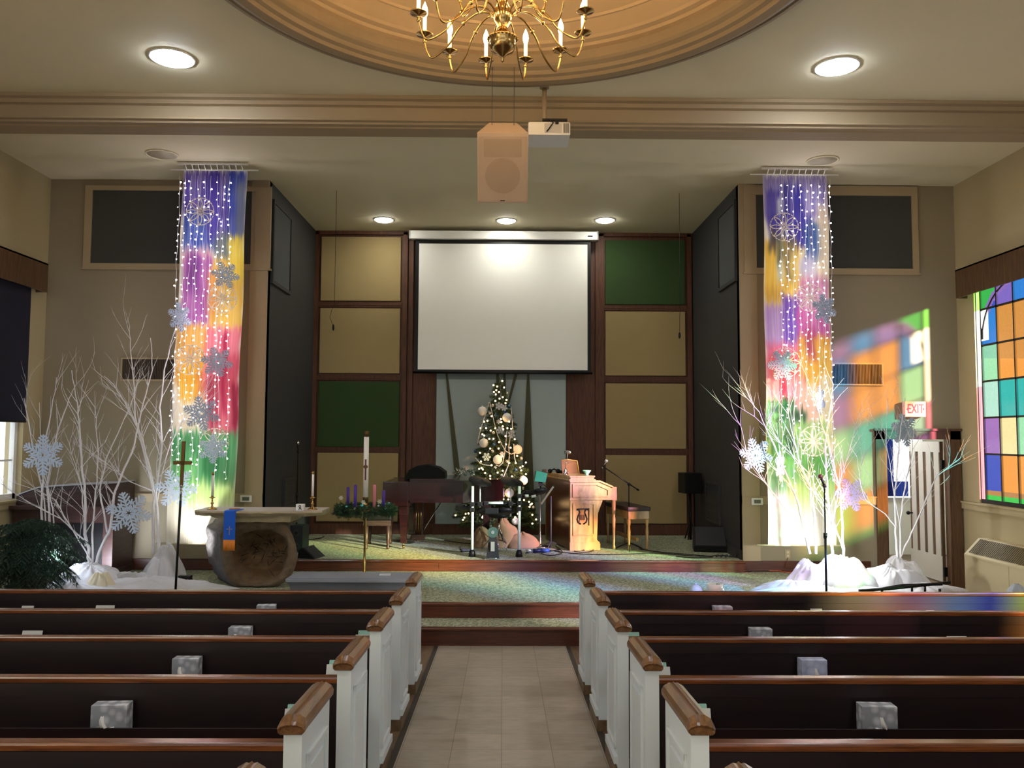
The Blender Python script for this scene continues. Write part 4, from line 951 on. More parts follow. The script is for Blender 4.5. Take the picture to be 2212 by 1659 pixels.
# ------------------------------------------------------------------ microphone stands
def mic_stand(label, base, H, boom=None, head=(0, 0), tilt=-.3, name='microphone_stand', tripod=False, micdrop=.0, hm='dgrey', pole='blackm'):
    t = thing(name, label, 'microphone stand', base)
    b = MB()
    if tripod:
        for k in range(3): a = k*2.094+.4; b.tube([(0, 0, .1), (.13*math.cos(a), .13*math.sin(a), .05), (.21*math.cos(a), .21*math.sin(a), .008)], .008, 6)
        b.cyl(0, 0, .05, .16, .018)
    else: b.lathe([(.13, 0), (.13, .015), (.03, .03), (.014, .05)], n=24)
    b.build('base', M['blackm'], t)
    b = MB(); b.tube([(0, 0, .04), (0, 0, H*.55)], .0125, 10); b.cyl(0, 0, H*.53, H*.58, .02); b.build('lower_tube', M[pole], t)
    b = MB(); b.tube([(0, 0, H*.55), (0, 0, H)], .008, 10); b.build('upper_tube', M[pole], t)
    mp = Vector((0, 0, H))
    if boom:
        a, c = Vector(boom[0]), Vector(boom[1]); b = MB(); b.tube([a, c], .0085, 8); b.sphere((0, 0, H), .024, 10); b.tube([c, c+(c-a).normalized()*.04], .014, 8); b.build('boom', M['blackm'], t); mp = a
        dr = (a-c).normalized()
    else: dr = Vector((math.sin(tilt), -.2, math.cos(tilt))).normalized()
    if boom: dr = Vector((.5, -.2, .8)).normalized(); mp = mp+Vector((-.02, 0, -.02))
    b = MB(); b.tube([mp, mp+dr*.1], [.009, .015], 10); b.tube([mp-dr*.02, mp+dr*.02], .018, 8); b.build('microphone', M['black'], t)
    b = MB(); b.sphere(mp+dr*.12, .026, 12); b.build('mic_head', M[hm], t)
    return t
p = P(640, 1155, 11.1); mic_stand('black straight microphone stand by the left charcoal wall', (P(640, 1155, 11.65).x, 11.65, Z3), P(640, 975, 11.65).z-Z3, tilt=.0, hm='chrome')
bx = P(1785, 1270, 9.0); mic_stand('black straight microphone stand rising before the right banner', (bx.x, 9.0, Z2), P(1784, 1050, 9.0).z-Z2, tilt=-.45, hm='woodred')
yb = 11.35; bp = G(1359, 1188, Z3); H = P(1357, 1046, bp.y).z-Z3
A = P(1303, 1008, bp.y); B = P(1375, 1056, bp.y)
mic_stand('black boom microphone stand beside the organ and its bench', (bp.x, bp.y, Z3), H, ((A.x-bp.x, 0, A.z-Z3), (B.x-bp.x, 0, B.z-Z3)), tripod=True, hm='silver')
# ------------------------------------------------------------------ loudspeakers
def wedge(label, u0, u1, vb, z, w, rz, cat='floor monitor', m='black', k=1.0):
    q = G((u0+u1)/2, vb, z); t = thing('floor_monitor', label, cat, (q.x, q.y+.2, z+.002), rz)
    b = MB(); b.prism([(-.2, 0), (.2, 0), (.17, .30), (.1, .34), (-.22, .08)], -w, w, 'x'); b.build('cabinet', M[m], t)
    b = MB(); b.prism([(-.205, .085), (.088, .332), (.08, .342), (-.213, .095)], -w+.03, w-.03, 'x'); b.build('grille', mat('mesh_'+m, (46, 46, 50), .55, .3, bump=.5, bscale=300), t)
    t.scale = (k, k, k); return t
t = wedge('black wedge monitor on the platform edge before the right charcoal wall', 1500, 1583, 1193, Z3, .25, R(-10), k=.92)
b = MB(); b.lathe([(.001, 0), (.045, 0), (.045, .003), (.001, .004)], n=20); o = b.build('badge', M['dgrey'], t); o.location = (0, -.195, .105); o.rotation_euler = (R(40), 0, 0); o.scale = (1, .5, 1)
t = wedge('dark slanted monitor on the platform behind the log altar', 650, 688, 1232, Z2, .2, R(78), k=.8)
def speaker(label, x, y, z, w, d, h, rz, cones, m='black'):
    t = thing('loudspeaker', label, 'loudspeaker', (x, y, z), rz)
    b = MB(); b.box(-w, w, -d, d, 0, h, 0, .012); b.build('cabinet', M[m], t)
    for zz_, r in cones:
        b = MB(); b.tube([(0, -d-.006, zz_), (0, -d+.004, zz_)], r, 24); b.lathe([(r*.95, 0), (r*.4, -.02), (.001, -.015)], (0, 0, 0), 20) if False else None; b.build('cone', M['dgrey'], t)
        b = MB(); b.tube([(0, -d-.009, zz_), (0, -d-.002, zz_)], r*.45, 18); b.build('port', M['black'], t)
    return t
M['teald'] = mat('dark_teal_cabinet', (32, 40, 40), .6)
q = G(641, 1194, Z3); speaker('dark grey two-cone loudspeaker on the stage floor behind the altar end', q.x, q.y+.14, Z3+.001, .09, .12, P(641, 1136, q.y).z-Z3, R(-8), ((.08, .045), (.26, .045)), 'teald')
q = P(1481, 1100, 13.0); speaker('black loudspeaker mounted high on a pole in the right stage corner', 2.9, 12.9, P(1485, 1065, 12.9).z, .14, .14, P(1485, 1021, 12.9).z-P(1485, 1065, 12.9).z, R(10), ())
b = MB(); b.cyl(0, 0, 0, P(1485, 1066, 12.9).z-Z3, .02); 
for k in range(3): a = k*2.09; b.tube([(0, 0, .3), (.12*math.cos(a), .12*math.sin(a), .008)], .01, 6)
tag(b.build('speaker_pole', M['blackm'], loc=(2.9, 12.9, Z3)), 'black pole under the loudspeaker in the right stage corner', 'stand')
# ------------------------------------------------------------------ dark cabinet organ against the left wall
y = 10.3; xr_ = P(252, 1200, y).x; zt = P(240, 1041, y+.3).z; z2_ = P(200, 1094, y-.1).z
t = thing('cabinet_organ', 'old dark brown organ cabinet with sloping lid behind the white twigs', 'organ', (xr_, y, Z2))
M['oldwood'] = wood('old_wood', (44, 26, 24), (66, 42, 36), .45, 3, (1, 1, 12), .1)
W_ = 1.22; h1, h2 = z2_-Z2, zt-Z2
b = MB(); b.box(-W_, 0, -.12, .44, .04, h1-.03); b.box(-W_-.0, .02, -.16, .46, 0, .08); b.build('cabinet', M['oldwood'], t)
b = MB(); b.box(-W_-.0, .02, -.2, .45, h1-.035, h1+.01); b.build('ledge', M['oldwood'], t)
b = MB(); b.prism([(-W_, h1+.01), (0, h1+.01), (0, h2), (-.72, h2-.04), (-.95, h2-.06), (-W_, h2-.16)], -.05, .44, 'y'); b.build('hood', M['oldwood'], t)
b = MB(); b.prism([(-W_, h2-.155), (-.95, h2-.055), (-.72, h2-.035), (0, h2+.005), (0, h2+.02), (-.72, h2-.02), (-.95, h2-.04), (-W_, h2-.14)], -.07, .45, 'y'); b.build('cover_sheet', mat('grey_sheet', (176, 178, 186), .6), t)
b = MB(); b.box(-W_+.3, -.12, -.125, -.119, .12, h1-.2); b.build('recess', M['black'], t)
# ------------------------------------------------------------------ dark fir-like plant at the lower left
y = 9.0; q = P(60, 1200, y)
t = thing('potted_evergreen', 'big dark green feathery potted evergreen in the lower left corner', 'plant', (q.x, y+.05, Z2))
b = MB(); b.lathe([(.12, 0), (.15, .02), (.18, .2), (.19, .22), (.17, .22), (.16, .19), (.001, .19)], n=24); b.build('pot', mat('dark_pot', (60, 48, 42), .6), t)
b = MB(); b.tube([(0, 0, .18), (.01, 0, .4), (0, .01, .62)], [.02, .014, .008], 8); b.build('stem', mat('stem', (70, 60, 44), .8), t)
rnd = random.Random(31); b = MB()
zt_ = P(60, 1105, y).z-Z2
def frond(p0, az, el, L_, droop):
    p = Vector(p0); d = Vector((math.cos(az)*math.cos(el), math.sin(az)*math.cos(el), math.sin(el))); n_ = 12; st = L_/n_
    for i in range(n_):
        d = (d+Vector((0, 0, -droop))).normalized(); q = p+d*st
        side = d.cross(Vector((0, 0, 1))).normalized()
        for sg in (-1, 1):
            tl = L_*.42*(1-i/n_)**.7*(.4+.6*min(1, i/2)); dd = (d*.7+side*sg*.9+Vector((0, 0, -.25))).normalized()
            m_ = max(3, int(tl/.02)); pp = p.copy()
            for j in range(m_):
                e = pp+dd*(tl/m_); dd = (dd+Vector((0, 0, -.06))).normalized()
                for _ in range(5):
                    v = Vector((rnd.uniform(-1, 1), rnd.uniform(-1, 1), rnd.uniform(-1, .5)))+dd*1.2; v.normalize(); s_ = v.cross(dd)
                    if s_.length < .01: continue
                    s_ = s_.normalized()*.0034; bb = pp.lerp(e, rnd.random()); b.add([bb-s_, bb+s_, bb+v*.028+s_*.3, bb+v*.028-s_*.3], [(0, 1, 2, 3)], rnd.choice((0, 0, 1)))
                pp = e
        p = q
for k in range(66):
    f = k/66; frond((0, 0, .22+(zt_-.3)*f**.9), k*2.4, rnd.uniform(.1, .5)-.2*(1-f), rnd.uniform(.5, .82)*(1-.25*f), rnd.uniform(.07, .13))
b.build('foliage', [mat('fir_dark', (20, 44, 30), .6, vary=.3, vscale=9), mat('fir_mid', (36, 72, 46), .6, vary=.3, vscale=9)], t, fix=False)
# ------------------------------------------------------------------ grand piano (keyboard at its left end)
M['mahog'] = wood('mahogany', (26, 8, 9), (42, 13, 13), .2, 4, (1, 10, 10), .4)
X0, X1 = -1.66, .02; YN = 11.66; zb_, zt_ = P(950, 1086, YN).z, P(900, 1041, YN).z
t = thing('grand_piano', 'dark red mahogany grand piano with closed lid beside the decorated tree', 'piano', (X0, YN, Z3))
W_ = X1-X0; Dp = 1.2; b0, b1 = zb_-Z3, zt_-Z3
rim = [(.0, 0), (.95, 0), (1.1, .02), (1.25, .08), (1.4, .2), (1.55, .36), (1.66, .5), (1.68, .62), (1.62, .76), (1.4, .92), (1.1, 1.06), (.85, Dp), (0, Dp)]
b = MB(); b.prism(rim, b0, b1, 'z'); case = b.build('case', M['mahog'], t)
lidp = [(x*1.0+(.02 if x > .5 else 0.42), y+(-.015 if y < .5 else .015)) for x, y in rim]
lidp = [(.36, -.015), (.95, -.015)]+[(x+.012, y-.01) for x, y in rim[2:8]]+[(x+.01, y+.01) for x, y in rim[8:12]]+[(.36, Dp+.01)]
b = MB(); b.prism(lidp, b1+.003, b1+.022, 'z'); b.build('lid', M['mahog'], t)
b = MB(); b.prism([(-.01+.37, -.012), (.98, -.012), (.98, 1.08), (.85, Dp), (.36, Dp)], b1+.024, b1+.042, 'z'); b.build('folded_front_lid', M['mahog'], t)
kb = b0-.05
b = MB(); b.box(-.02, .34, -.012, .04, kb, b1+.003, 0, .01); b.box(-.02, .34, Dp-.04, Dp+.012, kb, b1+.003, 0, .01); b.box(-.02, .36, 0, Dp, kb, b0+.02); b.box(-.02, .04, 0, Dp, b0, b0+.09); b.build('key_bed', M['mahog'], t)
b = MB(); b.box(.03, .2, .06, Dp-.06, b0+.07, b0+.1); b.build('white_keys', M['white'], t)
b = MB(); b.box(.1, .21, .07, Dp-.07, b0+.1, b0+.11); b.build('black_keys', M['black'], t)
b = MB(); b.box(.34, .36, .04, Dp-.04, b0, b1); b.build('fallboard', M['mahog'], t)
# music desk / folded cover on top
ap = [P(u, v, YN+.5) for u, v in ((873, 1035), (884, 1015), (900, 1007), (925, 1004), (948, 1010), (961, 1020), (962, 1031), (945, 1036))]
b = MB(); b.prism([(p.x-X0, p.z-Z3) for p in ap], .45, .9, 'y'); b.build('music_desk', mat('desk_black', (8, 7, 8), .6, spec=.2), t)
def leg(x, y, z1_, name='leg'):
    b = MB(); b.box(x-.065, x+.065, y-.065, y+.065, z1_-.12, z1_, 0, .008)
    b.add([(x+sx*w_, y+sy*w_, z) for w_, z in ((.058, z1_-.12), (.036, .1)) for sx, sy in ((-1, -1), (1, -1), (1, 1), (-1, 1))], [(0,1,5,4),(1,2,6,5),(2,3,7,6),(3,0,4,7),(0,3,2,1),(4,5,6,7)])
    b.box(x-.045, x+.045, y-.045, y+.045, .08, .14, 0, .008); l = b.build(name, M['mahog'], t)
    b = MB(); b.tube([(x-.015, y, .028), (x+.015, y, .028)], .026, 14); b.tube([(x, y, .028), (x, y, .09)], .012, 8); b.build('caster', M['brass'], l)
leg(.27, .09, kb); leg(.27, Dp-.1, kb); leg(1.42, .62, b0)
b = MB(); lx, ly = .42, .62
for dx in (-.06, .06): b.box(lx+dx-.012, lx+dx+.012, ly-.02, ly+.02, .1, b0)
b.box(lx-.1, lx+.1, ly-.05, ly+.05, .06, .14, 0, .01); ly_ = b.build('pedal_lyre', M['mahog'], t)
for k in range(3):
    b = MB(); b.tube([(lx-.03+k*.035, ly-.03, .12), (lx-.03+k*.035, ly-.03, b0)], .004, 6); b.box(lx-.04+k*.035, lx-.022+k*.035, ly-.14, ly-.04, .055, .065, 0, .003); b.build('pedal', M['brass'], ly_)
b = MB(); b.tube([(lx+.05, ly, .15), (lx+.35, ly+.1, b0)], .008, 6); b.build('lyre_brace', M['chrome'], ly_)
# piano bench at the far left
q = P(826, 1120, 12.0); t = thing('piano_bench', 'black padded bench at the keyboard end of the piano', 'bench', (q.x-.05, 12.0, Z3), .08)
h = P(826, 1112, 12.0).z-Z3
b = MB(); b.box(-.2, .2, -.35, .35, h-.05, h+.03, 0, .025); b.build('seat', M['black'], t)
b = MB(); b.box(-.19, .19, -.34, .34, h-.12, h-.05); b.build('apron', M['oldwood'], t)
for sx in (-1, 1):
    for sy in (-1, 1):
        b = MB(); b.lathe([(.02, 0), (.024, .02), (.016, .04), (.026, .1), (.03, h-.12)], (sx*.15, sy*.3, 0), 12); b.build('leg', M['oldwood'], t)
# ------------------------------------------------------------------ organ console, turned a little
M['oak'] = wood('organ_oak', (140, 110, 66), (184, 150, 96), .4, 4, (3, 3, 1), .2); M['organback'] = wood('organ_back', (66, 34, 22), (92, 50, 32), .28, 3, (1, 1, 3), .4)
ob = G(1232, 1189, Z3); ry = R(12)
t = thing('organ_console', 'oak organ console with a carved lyre panel, lit by coloured light', 'organ', (ob.x, ob.y, Z3), ry)
zz = lambda v: P(1260, v, ob.y).z-Z3
xx = lambda u: (P(u, 1100, ob.y).x-ob.x)/math.cos(ry)
za, zb2, zc2 = zz(1079), zz(1045), zz(1040); ztop = zz(1028)
bw = xx(1293)
side = [(0, .0), (xx(1296), .0), (xx(1296), .1), (xx(1291), .14), (xx(1293), za-.2), (xx(1303), za-.03), (xx(1303), za), (0, za)]
upper = [(0, za), (xx(1325), za), (xx(1325), zz(1052)), (xx(1297), zc2), (0, zc2)]
L_ = 1.35
for y0_, y1_ in ((0, .05), (L_-.05, L_)):
    b = MB(); b.prism(side, y0_, y1_, 'y'); b.prism(upper, y0_, y1_, 'y'); pn = b.build('side_panel', M['oak'], t)
    if y0_ == 0:
        b = MB()
        def frame(pts, w_, d0, d1):
            n_ = len(pts); c = Vector((sum(p[0] for p in pts)/n_, sum(p[1] for p in pts)/n_))
            inn_ = [((p[0]-c.x)*(1-w_/abs(p[0]-c.x+1e-6)) + c.x, (p[1]-c.y)*(1-w_/abs(p[1]-c.y+1e-6))+c.y) for p in pts]
            vs = [(p[0], d1, p[1]) for p in pts]+[(p[0], d0, p[1]) for p in pts]+[(p[0], d0, p[1]) for p in inn_]+[(p[0], d1, p[1]) for p in inn_]
            b.add(vs, [(a*n_+i, a*n_+(i+1) % n_, (a+1)*n_+(i+1) % n_, (a+1)*n_+i) for a in range(3) for i in range(n_)])
        frame([(.03, za+.03), (xx(1318), za+.03), (xx(1318), zz(1056)), (xx(1294), zc2-.035), (.03, zc2-.035)], .022, -.016, 0)
        frame([(.035, .2), (xx(1286), .2), (xx(1286), za-.05), (.035, za-.05)], .022, -.014, 0)
        b.box(-.012, xx(1328), -.02, 0, za-.012, za+.014); b.box(-.012, xx(1297), -.022, 0, 0, .09); b.box(-.01, xx(1296), -.014, 0, .09, .11); b.prism([(-.01, zc2-.012), (xx(1297), zc2-.012), (xx(1327), zz(1053)-.01), (xx(1327), zz(1053)+.012), (xx(1297), zc2+.012), (-.01, zc2+.012)], -.022, 0, 'y')
        b.build('moulding', M['oak'], pn)
        lx_ = xx(1258); lz = zz(1117)
        b = MB(); b.box(lx_-.085, lx_+.075, -.004, -.001, lz-.115, lz+.12, 0); 
        b = MB(); blk = M['black']
        for sg in (-1, 1):
            b.tube([(lx_+sg*.02, -.004, lz-.1), (lx_+sg*.06, -.004, lz-.075), (lx_+sg*.072, -.004, lz-.03), (lx_+sg*.055, -.004, lz+.02), (lx_+sg*.035, -.004, lz+.06), (lx_+sg*.05, -.004, lz+.1), (lx_+sg*.08, -.004, lz+.1)], .011, 6)
        b.box(lx_-.07, lx_+.085, -.012, 0, lz+.098, lz+.118); b.box(lx_+.09, lx_+.104, -.01, 0, lz-.12, lz+.118)
        b.box(lx_-.04, lx_+.04, -.01, 0, lz-.04, lz+.03)
        b.build('lyre_cutout', blk, pn)
        b = MB()
        for k in range(4): b.tube([(lx_-.022+k*.015, -.013, lz-.06), (lx_-.022+k*.015, -.013, lz+.105)], .0028, 5)
        b.box(lx_-.04, lx_+.04, -.014, -.004, lz-.065, lz-.045); b.build('lyre_strings', M['oak'], pn)
b = MB(); b.box(0, .03, .05, L_-.05, 0, zc2); b.build('back_panel', M['organback'], t)
b = MB(); b.box(.0, xx(1300), .05, L_-.05, zc2-.02, zc2+.005); b.box(.03, xx(1318), .05, L_-.05, za, za+.04); b.build('case', M['oak'], t)
b = MB(); b.box(-.02, xx(1287), -.025, L_+.02, zc2+.012, zc2+.03); b.box(0, xx(1284), -.01, L_, zc2+.03, ztop-.02); b.box(-.015, xx(1286), -.02, L_+.01, ztop-.02, ztop); b.build('top_box', M['oak'], t)
for i in range(2):
    b = MB(); b.box(.1+i*.08, .3+i*.05, .12, L_-.12, za+.1-i*.05, za+.12-i*.05); b.build('manual_keys', M['white'], t)
b = MB(); b.box(.18, .5, .25, L_-.25, .03, .09); b.box(.03, .05, .05, L_-.05, .03, za-.05); b.build('pedal_board', M['organback'], t)
for sy in (.03, L_-.03):
    b = MB(); b.lathe([(.022, 0), (.022, .04), (.016, .05), (.022, .3), (.028, za-.28), (.018, za-.25), (.028, za-.2), (.028, za-.02)], (xx(1330), sy, 0), 12); b.box(xx(1325), xx(1336), sy-.025, sy+.025, za-.02, zz(1053)); b.build('turned_leg', M['oak'], t)
mt_org = Matrix.Translation((ob.x, ob.y, Z3)) @ Matrix.Rotation(ry, 4, 'Z')
def on_organ(x, y, z=ztop+.001): return mt_org @ Vector((x, y, z))
p = on_organ(.12, .62); t = thing('music_rack', 'dark wooden music rack standing on the organ top', 'music rack', p, ry)
q0 = P(1212, 1022, p.y).x-p.x; q1 = P(1252, 1022, p.y).x-p.x; hh = P(1230, 993, p.y).z-p.z
b = MB(); b.prism([(q0+.02, 0), (q1, 0), (q1-.03, hh*.92), (.03, hh), (q0, hh*.96)], 0, .012, 'y'); b.build('board', M['organback'], t)
b = MB(); b.tube([(q1, -.004, 0), (q1-.03, -.004, hh*.92), (.03, -.004, hh+.002), (q0, -.004, hh*.96)], .007, 6); b.build('edge_strip', M['oak'], t)
p = on_organ(.03, .35); t = thing('gooseneck_lamp', 'silver gooseneck lamp on top of the organ', 'lamp', p)
b = MB(); b.lathe([(.045, 0), (.045, .01), (.02, .03), (.028, .05), (.012, .08), (.008, .1)], n=20); b.build('base', M['chrome'], t)
hd = P(1228, 977, p.y)-p
b = MB(); b.tube([(0, 0, .09), (-.0, 0, .14), (.02, 0, .2), (.03, 0, .26), (.028, 0, hd.z-.02), (hd.x-.06, 0, hd.z)], .006, 8); b.build('neck', M['chrome'], t)
b = MB(); b.tube([(hd.x-.06, 0, hd.z), (hd.x+.06, 0, hd.z)], .026, 14); b.build('shade', M['chrome'], t)
p = on_organ(.28, .12); b = MB(); b.lathe([(.022, 0), (.026, .004), (.02, .014), (.05, .05), (.06, .07), (.057, .07), (.046, .05), (.001, .02)], n=24); tag(b.build('bowl', mat('mint_bowl', (150, 226, 190), .35), loc=p), 'small pale mint bowl on the organ top', 'bowl')
p = on_organ(.02, .85); b = MB()
b.box(-.2, -.12, -.04, .04, .0, .055, 0, .015); b.sphere((-.08, 0, .03), .034, 12); b.tube([(-.08, 0, .03), (-.02, .02, .06), (.04, 0, .03)], .012, 8); b.sphere((.04, 0, .03), .036, 12); b.box(.06, .1, -.03, .03, 0, .04, 0, .01)
tag(b.build('headphones_bundle', M['black'], loc=p), 'black bundle of gear lying at the back of the organ top', 'headphones')
# organ bench
q = G(1322, 1183, Z3); t = thing('organ_bench', 'oak organ bench with turned legs and dark padded seat', 'bench', (P(1354, 1100, 12.1).x, 12.1, Z3), ry)
h = P(1350, 1100, 11.6).z-Z3
b = MB(); b.box(-.17, .17, -.5, .5, h-.03, h+.03, 0, .02); b.build('seat', mat('brown_pad', (44, 30, 26), .5), t)
b = MB(); b.box(-.15, .15, -.47, .47, h-.14, h-.03); b.build('apron', M['oak'], t)
for sx in (-1, 1):
    for sy in (-1, 1):
        b = MB(); b.lathe([(.016, 0), (.02, .04), (.014, .06), (.024, .25), (.016, h-.24), (.026, h-.2), (.024, h-.14)], (sx*.135, sy*.44, 0), 12); b.build('leg', M['oak'], t)
b = MB(); b.box(-.02, .02, -.42, .42, .12, .17); b.build('stretcher', M['oak'], t)
# ------------------------------------------------------------------ electronic drum rack
yf = 11.02
t = thing('drum_rack', 'electronic drum rack with white posts and black pads before the tree', 'drum rack', (0, yf, Z3))
M['post'] = mat('white_post', (216, 230, 222), .25, .2)
def wp(u, v, y=yf): p = P(u, v, y); return Vector((p.x, y-yf, p.z-Z3))
for ut, vt, ub in ((1021, 1050, 1020), (1122, 1050, 1122)):
    a = wp(ut, vt); base = G(ub, 1204, Z3); c = Vector((a.x, 0, .0))
    b = MB(); b.tube([(a.x, 0, .05), a], .019, 14); po = b.build('front_post', M['post'], t)
    b = MB(); b.tube([(a.x, 0, .001), (a.x, 0, .06), (a.x, 0, .09)], [.05, .04, .022], 12); b.build('foot', M['black'], po)
for u, v0, v1, yy in ((1037, 1036, 1115, yf+.25), (1103, 1037, 1116, yf+.25)):
    a, c = wp(u, v0, yy), wp(u, v1, yy); b = MB(); b.tube([a, c], .010, 10); b.build('cymbal_rod', M['post'], t)
for u, v, dx in ((1037, 1040, 0), (1106, 1041, 0)):
    a = wp(u, v, yf+.25); b = MB(); b.m = Matrix.Translation(a) @ Matrix.Rotation(R(14), 4, 'Y') @ Matrix.Rotation(R(18), 4, 'X')
    b.lathe([(.16, -.004), (.158, .004), (.05, .018), (.03, .035), (.001, .038)], n=30); b.build('cymbal_pad', M['black'], t)
A, B = wp(1015, 1088), wp(1140, 1088)
b = MB(); b.tube([A, B], .019, 12); b.build('crossbar', M['blackm'], t)
b = MB(); b.tube([wp(1054, 1087), wp(1087, 1087)], .022, 12); b.build('crossbar_sleeve', M['post'], t)
b = MB()
for u, v in ((1020, 1089), (1020, 1101), (1037, 1089), (1122, 1086), (1122, 1099), (1122, 1071), (1103, 1088), (1050, 1087)):
    c = wp(u, v); b = MB(); b.box(c.x-.032, c.x+.032, -.04, .035, c.z-.028, c.z+.028, 0, .01); b.build('clamp', M['black'], t)
for u, v, r, yy, m_ in ((1050, 1102, .13, yf+.12, 'black'), (1092, 1102, .12, yf+.12, 'black'), (1138, 1066, .12, yf+.2, 'black'), (1000, 1094, .10, yf+.25, 'dgrey'), (1165, 1060, .11, yf+.25, 'black')):
    a = wp(u, v, yy); b = MB(); b.m = Matrix.Translation(a) @ Matrix.Rotation(R(-16), 4, 'X') @ Matrix.Rotation(R(-12 if u > 1120 else 0), 4, 'Y')
    b.lathe([(r*.6, -.045), (r*.98, -.03), (r, 0), (r*.97, .014), (r*.9, .008), (.001, .008)], n=28); b.build('drum_pad', M[m_], t)
b = MB()
for a, c in (((1122, 1071), (1160, 1070)), ((1122, 1071), (1140, 1060)), ((1003, 1092), (1022, 1090))): b.tube([wp(*a), wp(c[0], c[1], yf+.15)], .016, 10)
b.tube([wp(1129, 1072), wp(1134, 1072)], .02, 10); b.build('pad_arms', M['blackm'], t)
b = MB(); b.tube([wp(1134, 1071), wp(1142, 1071)], .018, 10); b.tube([wp(1148, 1073), wp(1158, 1071)], .017, 10); b.build('arm_sleeves', M['post'], t)
b = MB(); b.box(wp(1062, 1110).x-.09, wp(1062, 1110).x+.09, -.02, .06, wp(1062, 1110).z+.0, wp(1062, 1098).z, 0, .01); b.build('drum_module', M['black'], t)
# drum throne (round stool) and kick tower
q = G(1072, 1180, Z3); hz = P(1075, 1113, 11.7).z-Z3
t = thing('drum_stool', 'round black drum stool on a chrome post behind the kick pedal', 'stool', (P(1078, 1113, 11.7).x, 11.7, Z3))
b = MB(); b.lathe([(.12, hz-.03), (.15, hz-.02), (.155, hz+.01), (.14, hz+.03), (.001, hz+.034)], n=28); b.build('seat', M['black'], t)
b = MB(); b.cyl(0, 0, .16, hz-.03, .016); b.build('post', M['chrome'], t)
for k in range(3): a = k*2.094+1.0; b = MB(); b.tube([(0, 0, .3), (.12*math.cos(a), .12*math.sin(a), .15), (.24*math.cos(a), .24*math.sin(a), .012)], .009, 6); b.build('leg', M['chrome'], t)
q = G(1064, 1208, Z3); t = thing('kick_tower', 'black kick drum tower with round green pad between the white posts', 'kick drum', (q.x, q.y+.06, Z3))
hz = P(1064, 1150, q.y+.06).z-Z3
b = MB(); b.add([(x, y, z) for x, y, z in ((-.085, -.05, .01), (.085, -.05, .01), (.085, .12, .01), (-.085, .12, .01), (-.04, .02, hz), (.04, .02, hz), (.04, .07, hz), (-.04, .07, hz))], [(0,1,2,3),(4,7,6,5),(0,4,5,1),(1,5,6,2),(2,6,7,3),(3,7,4,0)]); b.build('frame', M['black'], t)
b = MB(); b.tube([(0, -.0, hz-.0), (0, .05, hz)], .068, 26); b.build('pad', mat('pad_green', (40, 62, 54), .5), t)
b = MB(); b.tube([(0, -.006, hz), (0, .0, hz)], .022, 18); b.build('badge', M['silver'], t)
b = MB(); b.box(-.025, .025, -.06, -.035, .1, .22); b.build('label_plate', mat('plate_g', (120, 120, 112), .5), t)
b = MB(); b.tube([(-.09, -.06, .012), (.09, -.06, .012)], .007, 6); b.tube([(-.09, -.06, .012), (-.09, -.09, .012)], .007, 6); b.tube([(.09, -.06, .012), (.09, -.09, .012)], .007, 6); b.tube([(.06, .1, .02), (.075, .15, .3)], .006, 6); b.build('spurs', M['chrome'], t)
# small bits on the platform
p = G(1000, 1192, Z3); b = MB(); b.tube([(-.03, 0, .02), (0, 0, .02), (.14, .02, .02)], [.03, .022, .016], 8); b.tube([(-.03, 0, .02), (-.035, 0, .07)], .016, 6); tag(b.build('drum_pedal', M['dgrey'], loc=p), 'small black pedal lying left of the drum post', 'pedal')
p = G(1155, 1190, Z3+.03); b = MB()
b.tube([(-.12, -.02, .0), (-.02, 0, .0)], .022, 10, 1); b.tube([(-.02, 0, 0), (.1, .02, .005)], .028, 10, 0); b.tube([(.1, .02, .005), (.2, .03, .003)], .024, 10, 2)
tag(b.build('folded_stand', [mat('cable_navy', (20, 30, 60), .4), M['silver'], mat('blue_sleeve', (60, 90, 150), .4)], loc=p), 'folded stand with blue clamps lying right of the drum post', 'stand')
# green shaded lamp on stand, white pole; music stand
pb = G(1167, 1181, Z3); y = pb.y
t = thing('stand_lamp', 'green box-shaped lamp on a thin silver stand beside the drum rack', 'lamp', (pb.x, y, Z3))
lz = P(1167, 1030, y).z-Z3
b = MB(); b.lathe([(.15, 0), (.15, .01), (.02, .03), (.011, .05), (.011, lz-.1)], n=24); b.build('pole', M['chrome'], t)
cx_ = P(1167, 1030, y).x-pb.x
b = MB(); b.add([(x, yy, z) for x, yy, z in ((-.09, -.07, lz-.06), (.07, -.07, lz-.075), (.07, .1, lz-.075), (-.09, .1, lz-.06), (-.06, -.07, lz+.09), (.1, -.05, lz+.05), (.1, .08, lz+.05), (-.06, .1, lz+.09))], [(0,1,2,3),(4,7,6,5),(0,4,5,1),(1,5,6,2),(2,6,7,3),(3,7,4,0)]); b.build('shade', M['green'], t)
b = MB(); b.add([(-.1, -.06, lz-.055), (-.1, .09, lz-.055), (-.072, .09, lz+.085), (-.072, -.06, lz+.085), (-.085, -.06, lz-.055), (-.085, .09, lz-.055), (-.057, .09, lz+.085), (-.057, -.06, lz+.085)], [(0,1,2,3),(4,7,6,5),(0,4,5,1),(1,5,6,2),(2,6,7,3),(3,7,4,0)]); b.build('face', mat('olive_face', (58, 52, 36), .6), t)
b = MB(); b.box(-.03, .03, -.03, .03, lz-.13, lz-.07); b.tube([(0, 0, lz-.1), (.06, -.02, lz-.12), (.1, -.03, lz-.17)], .006, 6); b.build('clamp', M['black'], t)
pb = G(1190, 1185, Z3); y = pb.y; t = thing('music_stand', 'black music stand seen edge-on holding sheets by the organ', 'music stand', (pb.x, y, Z3))
hz = P(1187, 1072, y).z-Z3; ux = lambda u, v: Vector((P(u, v, y).x-pb.x, 0, P(u, v, y).z-Z3))
b = MB(); b.tube([(0, 0, .03), (0, 0, hz)], .011, 10); b.build('pole', M['dgrey'], t)
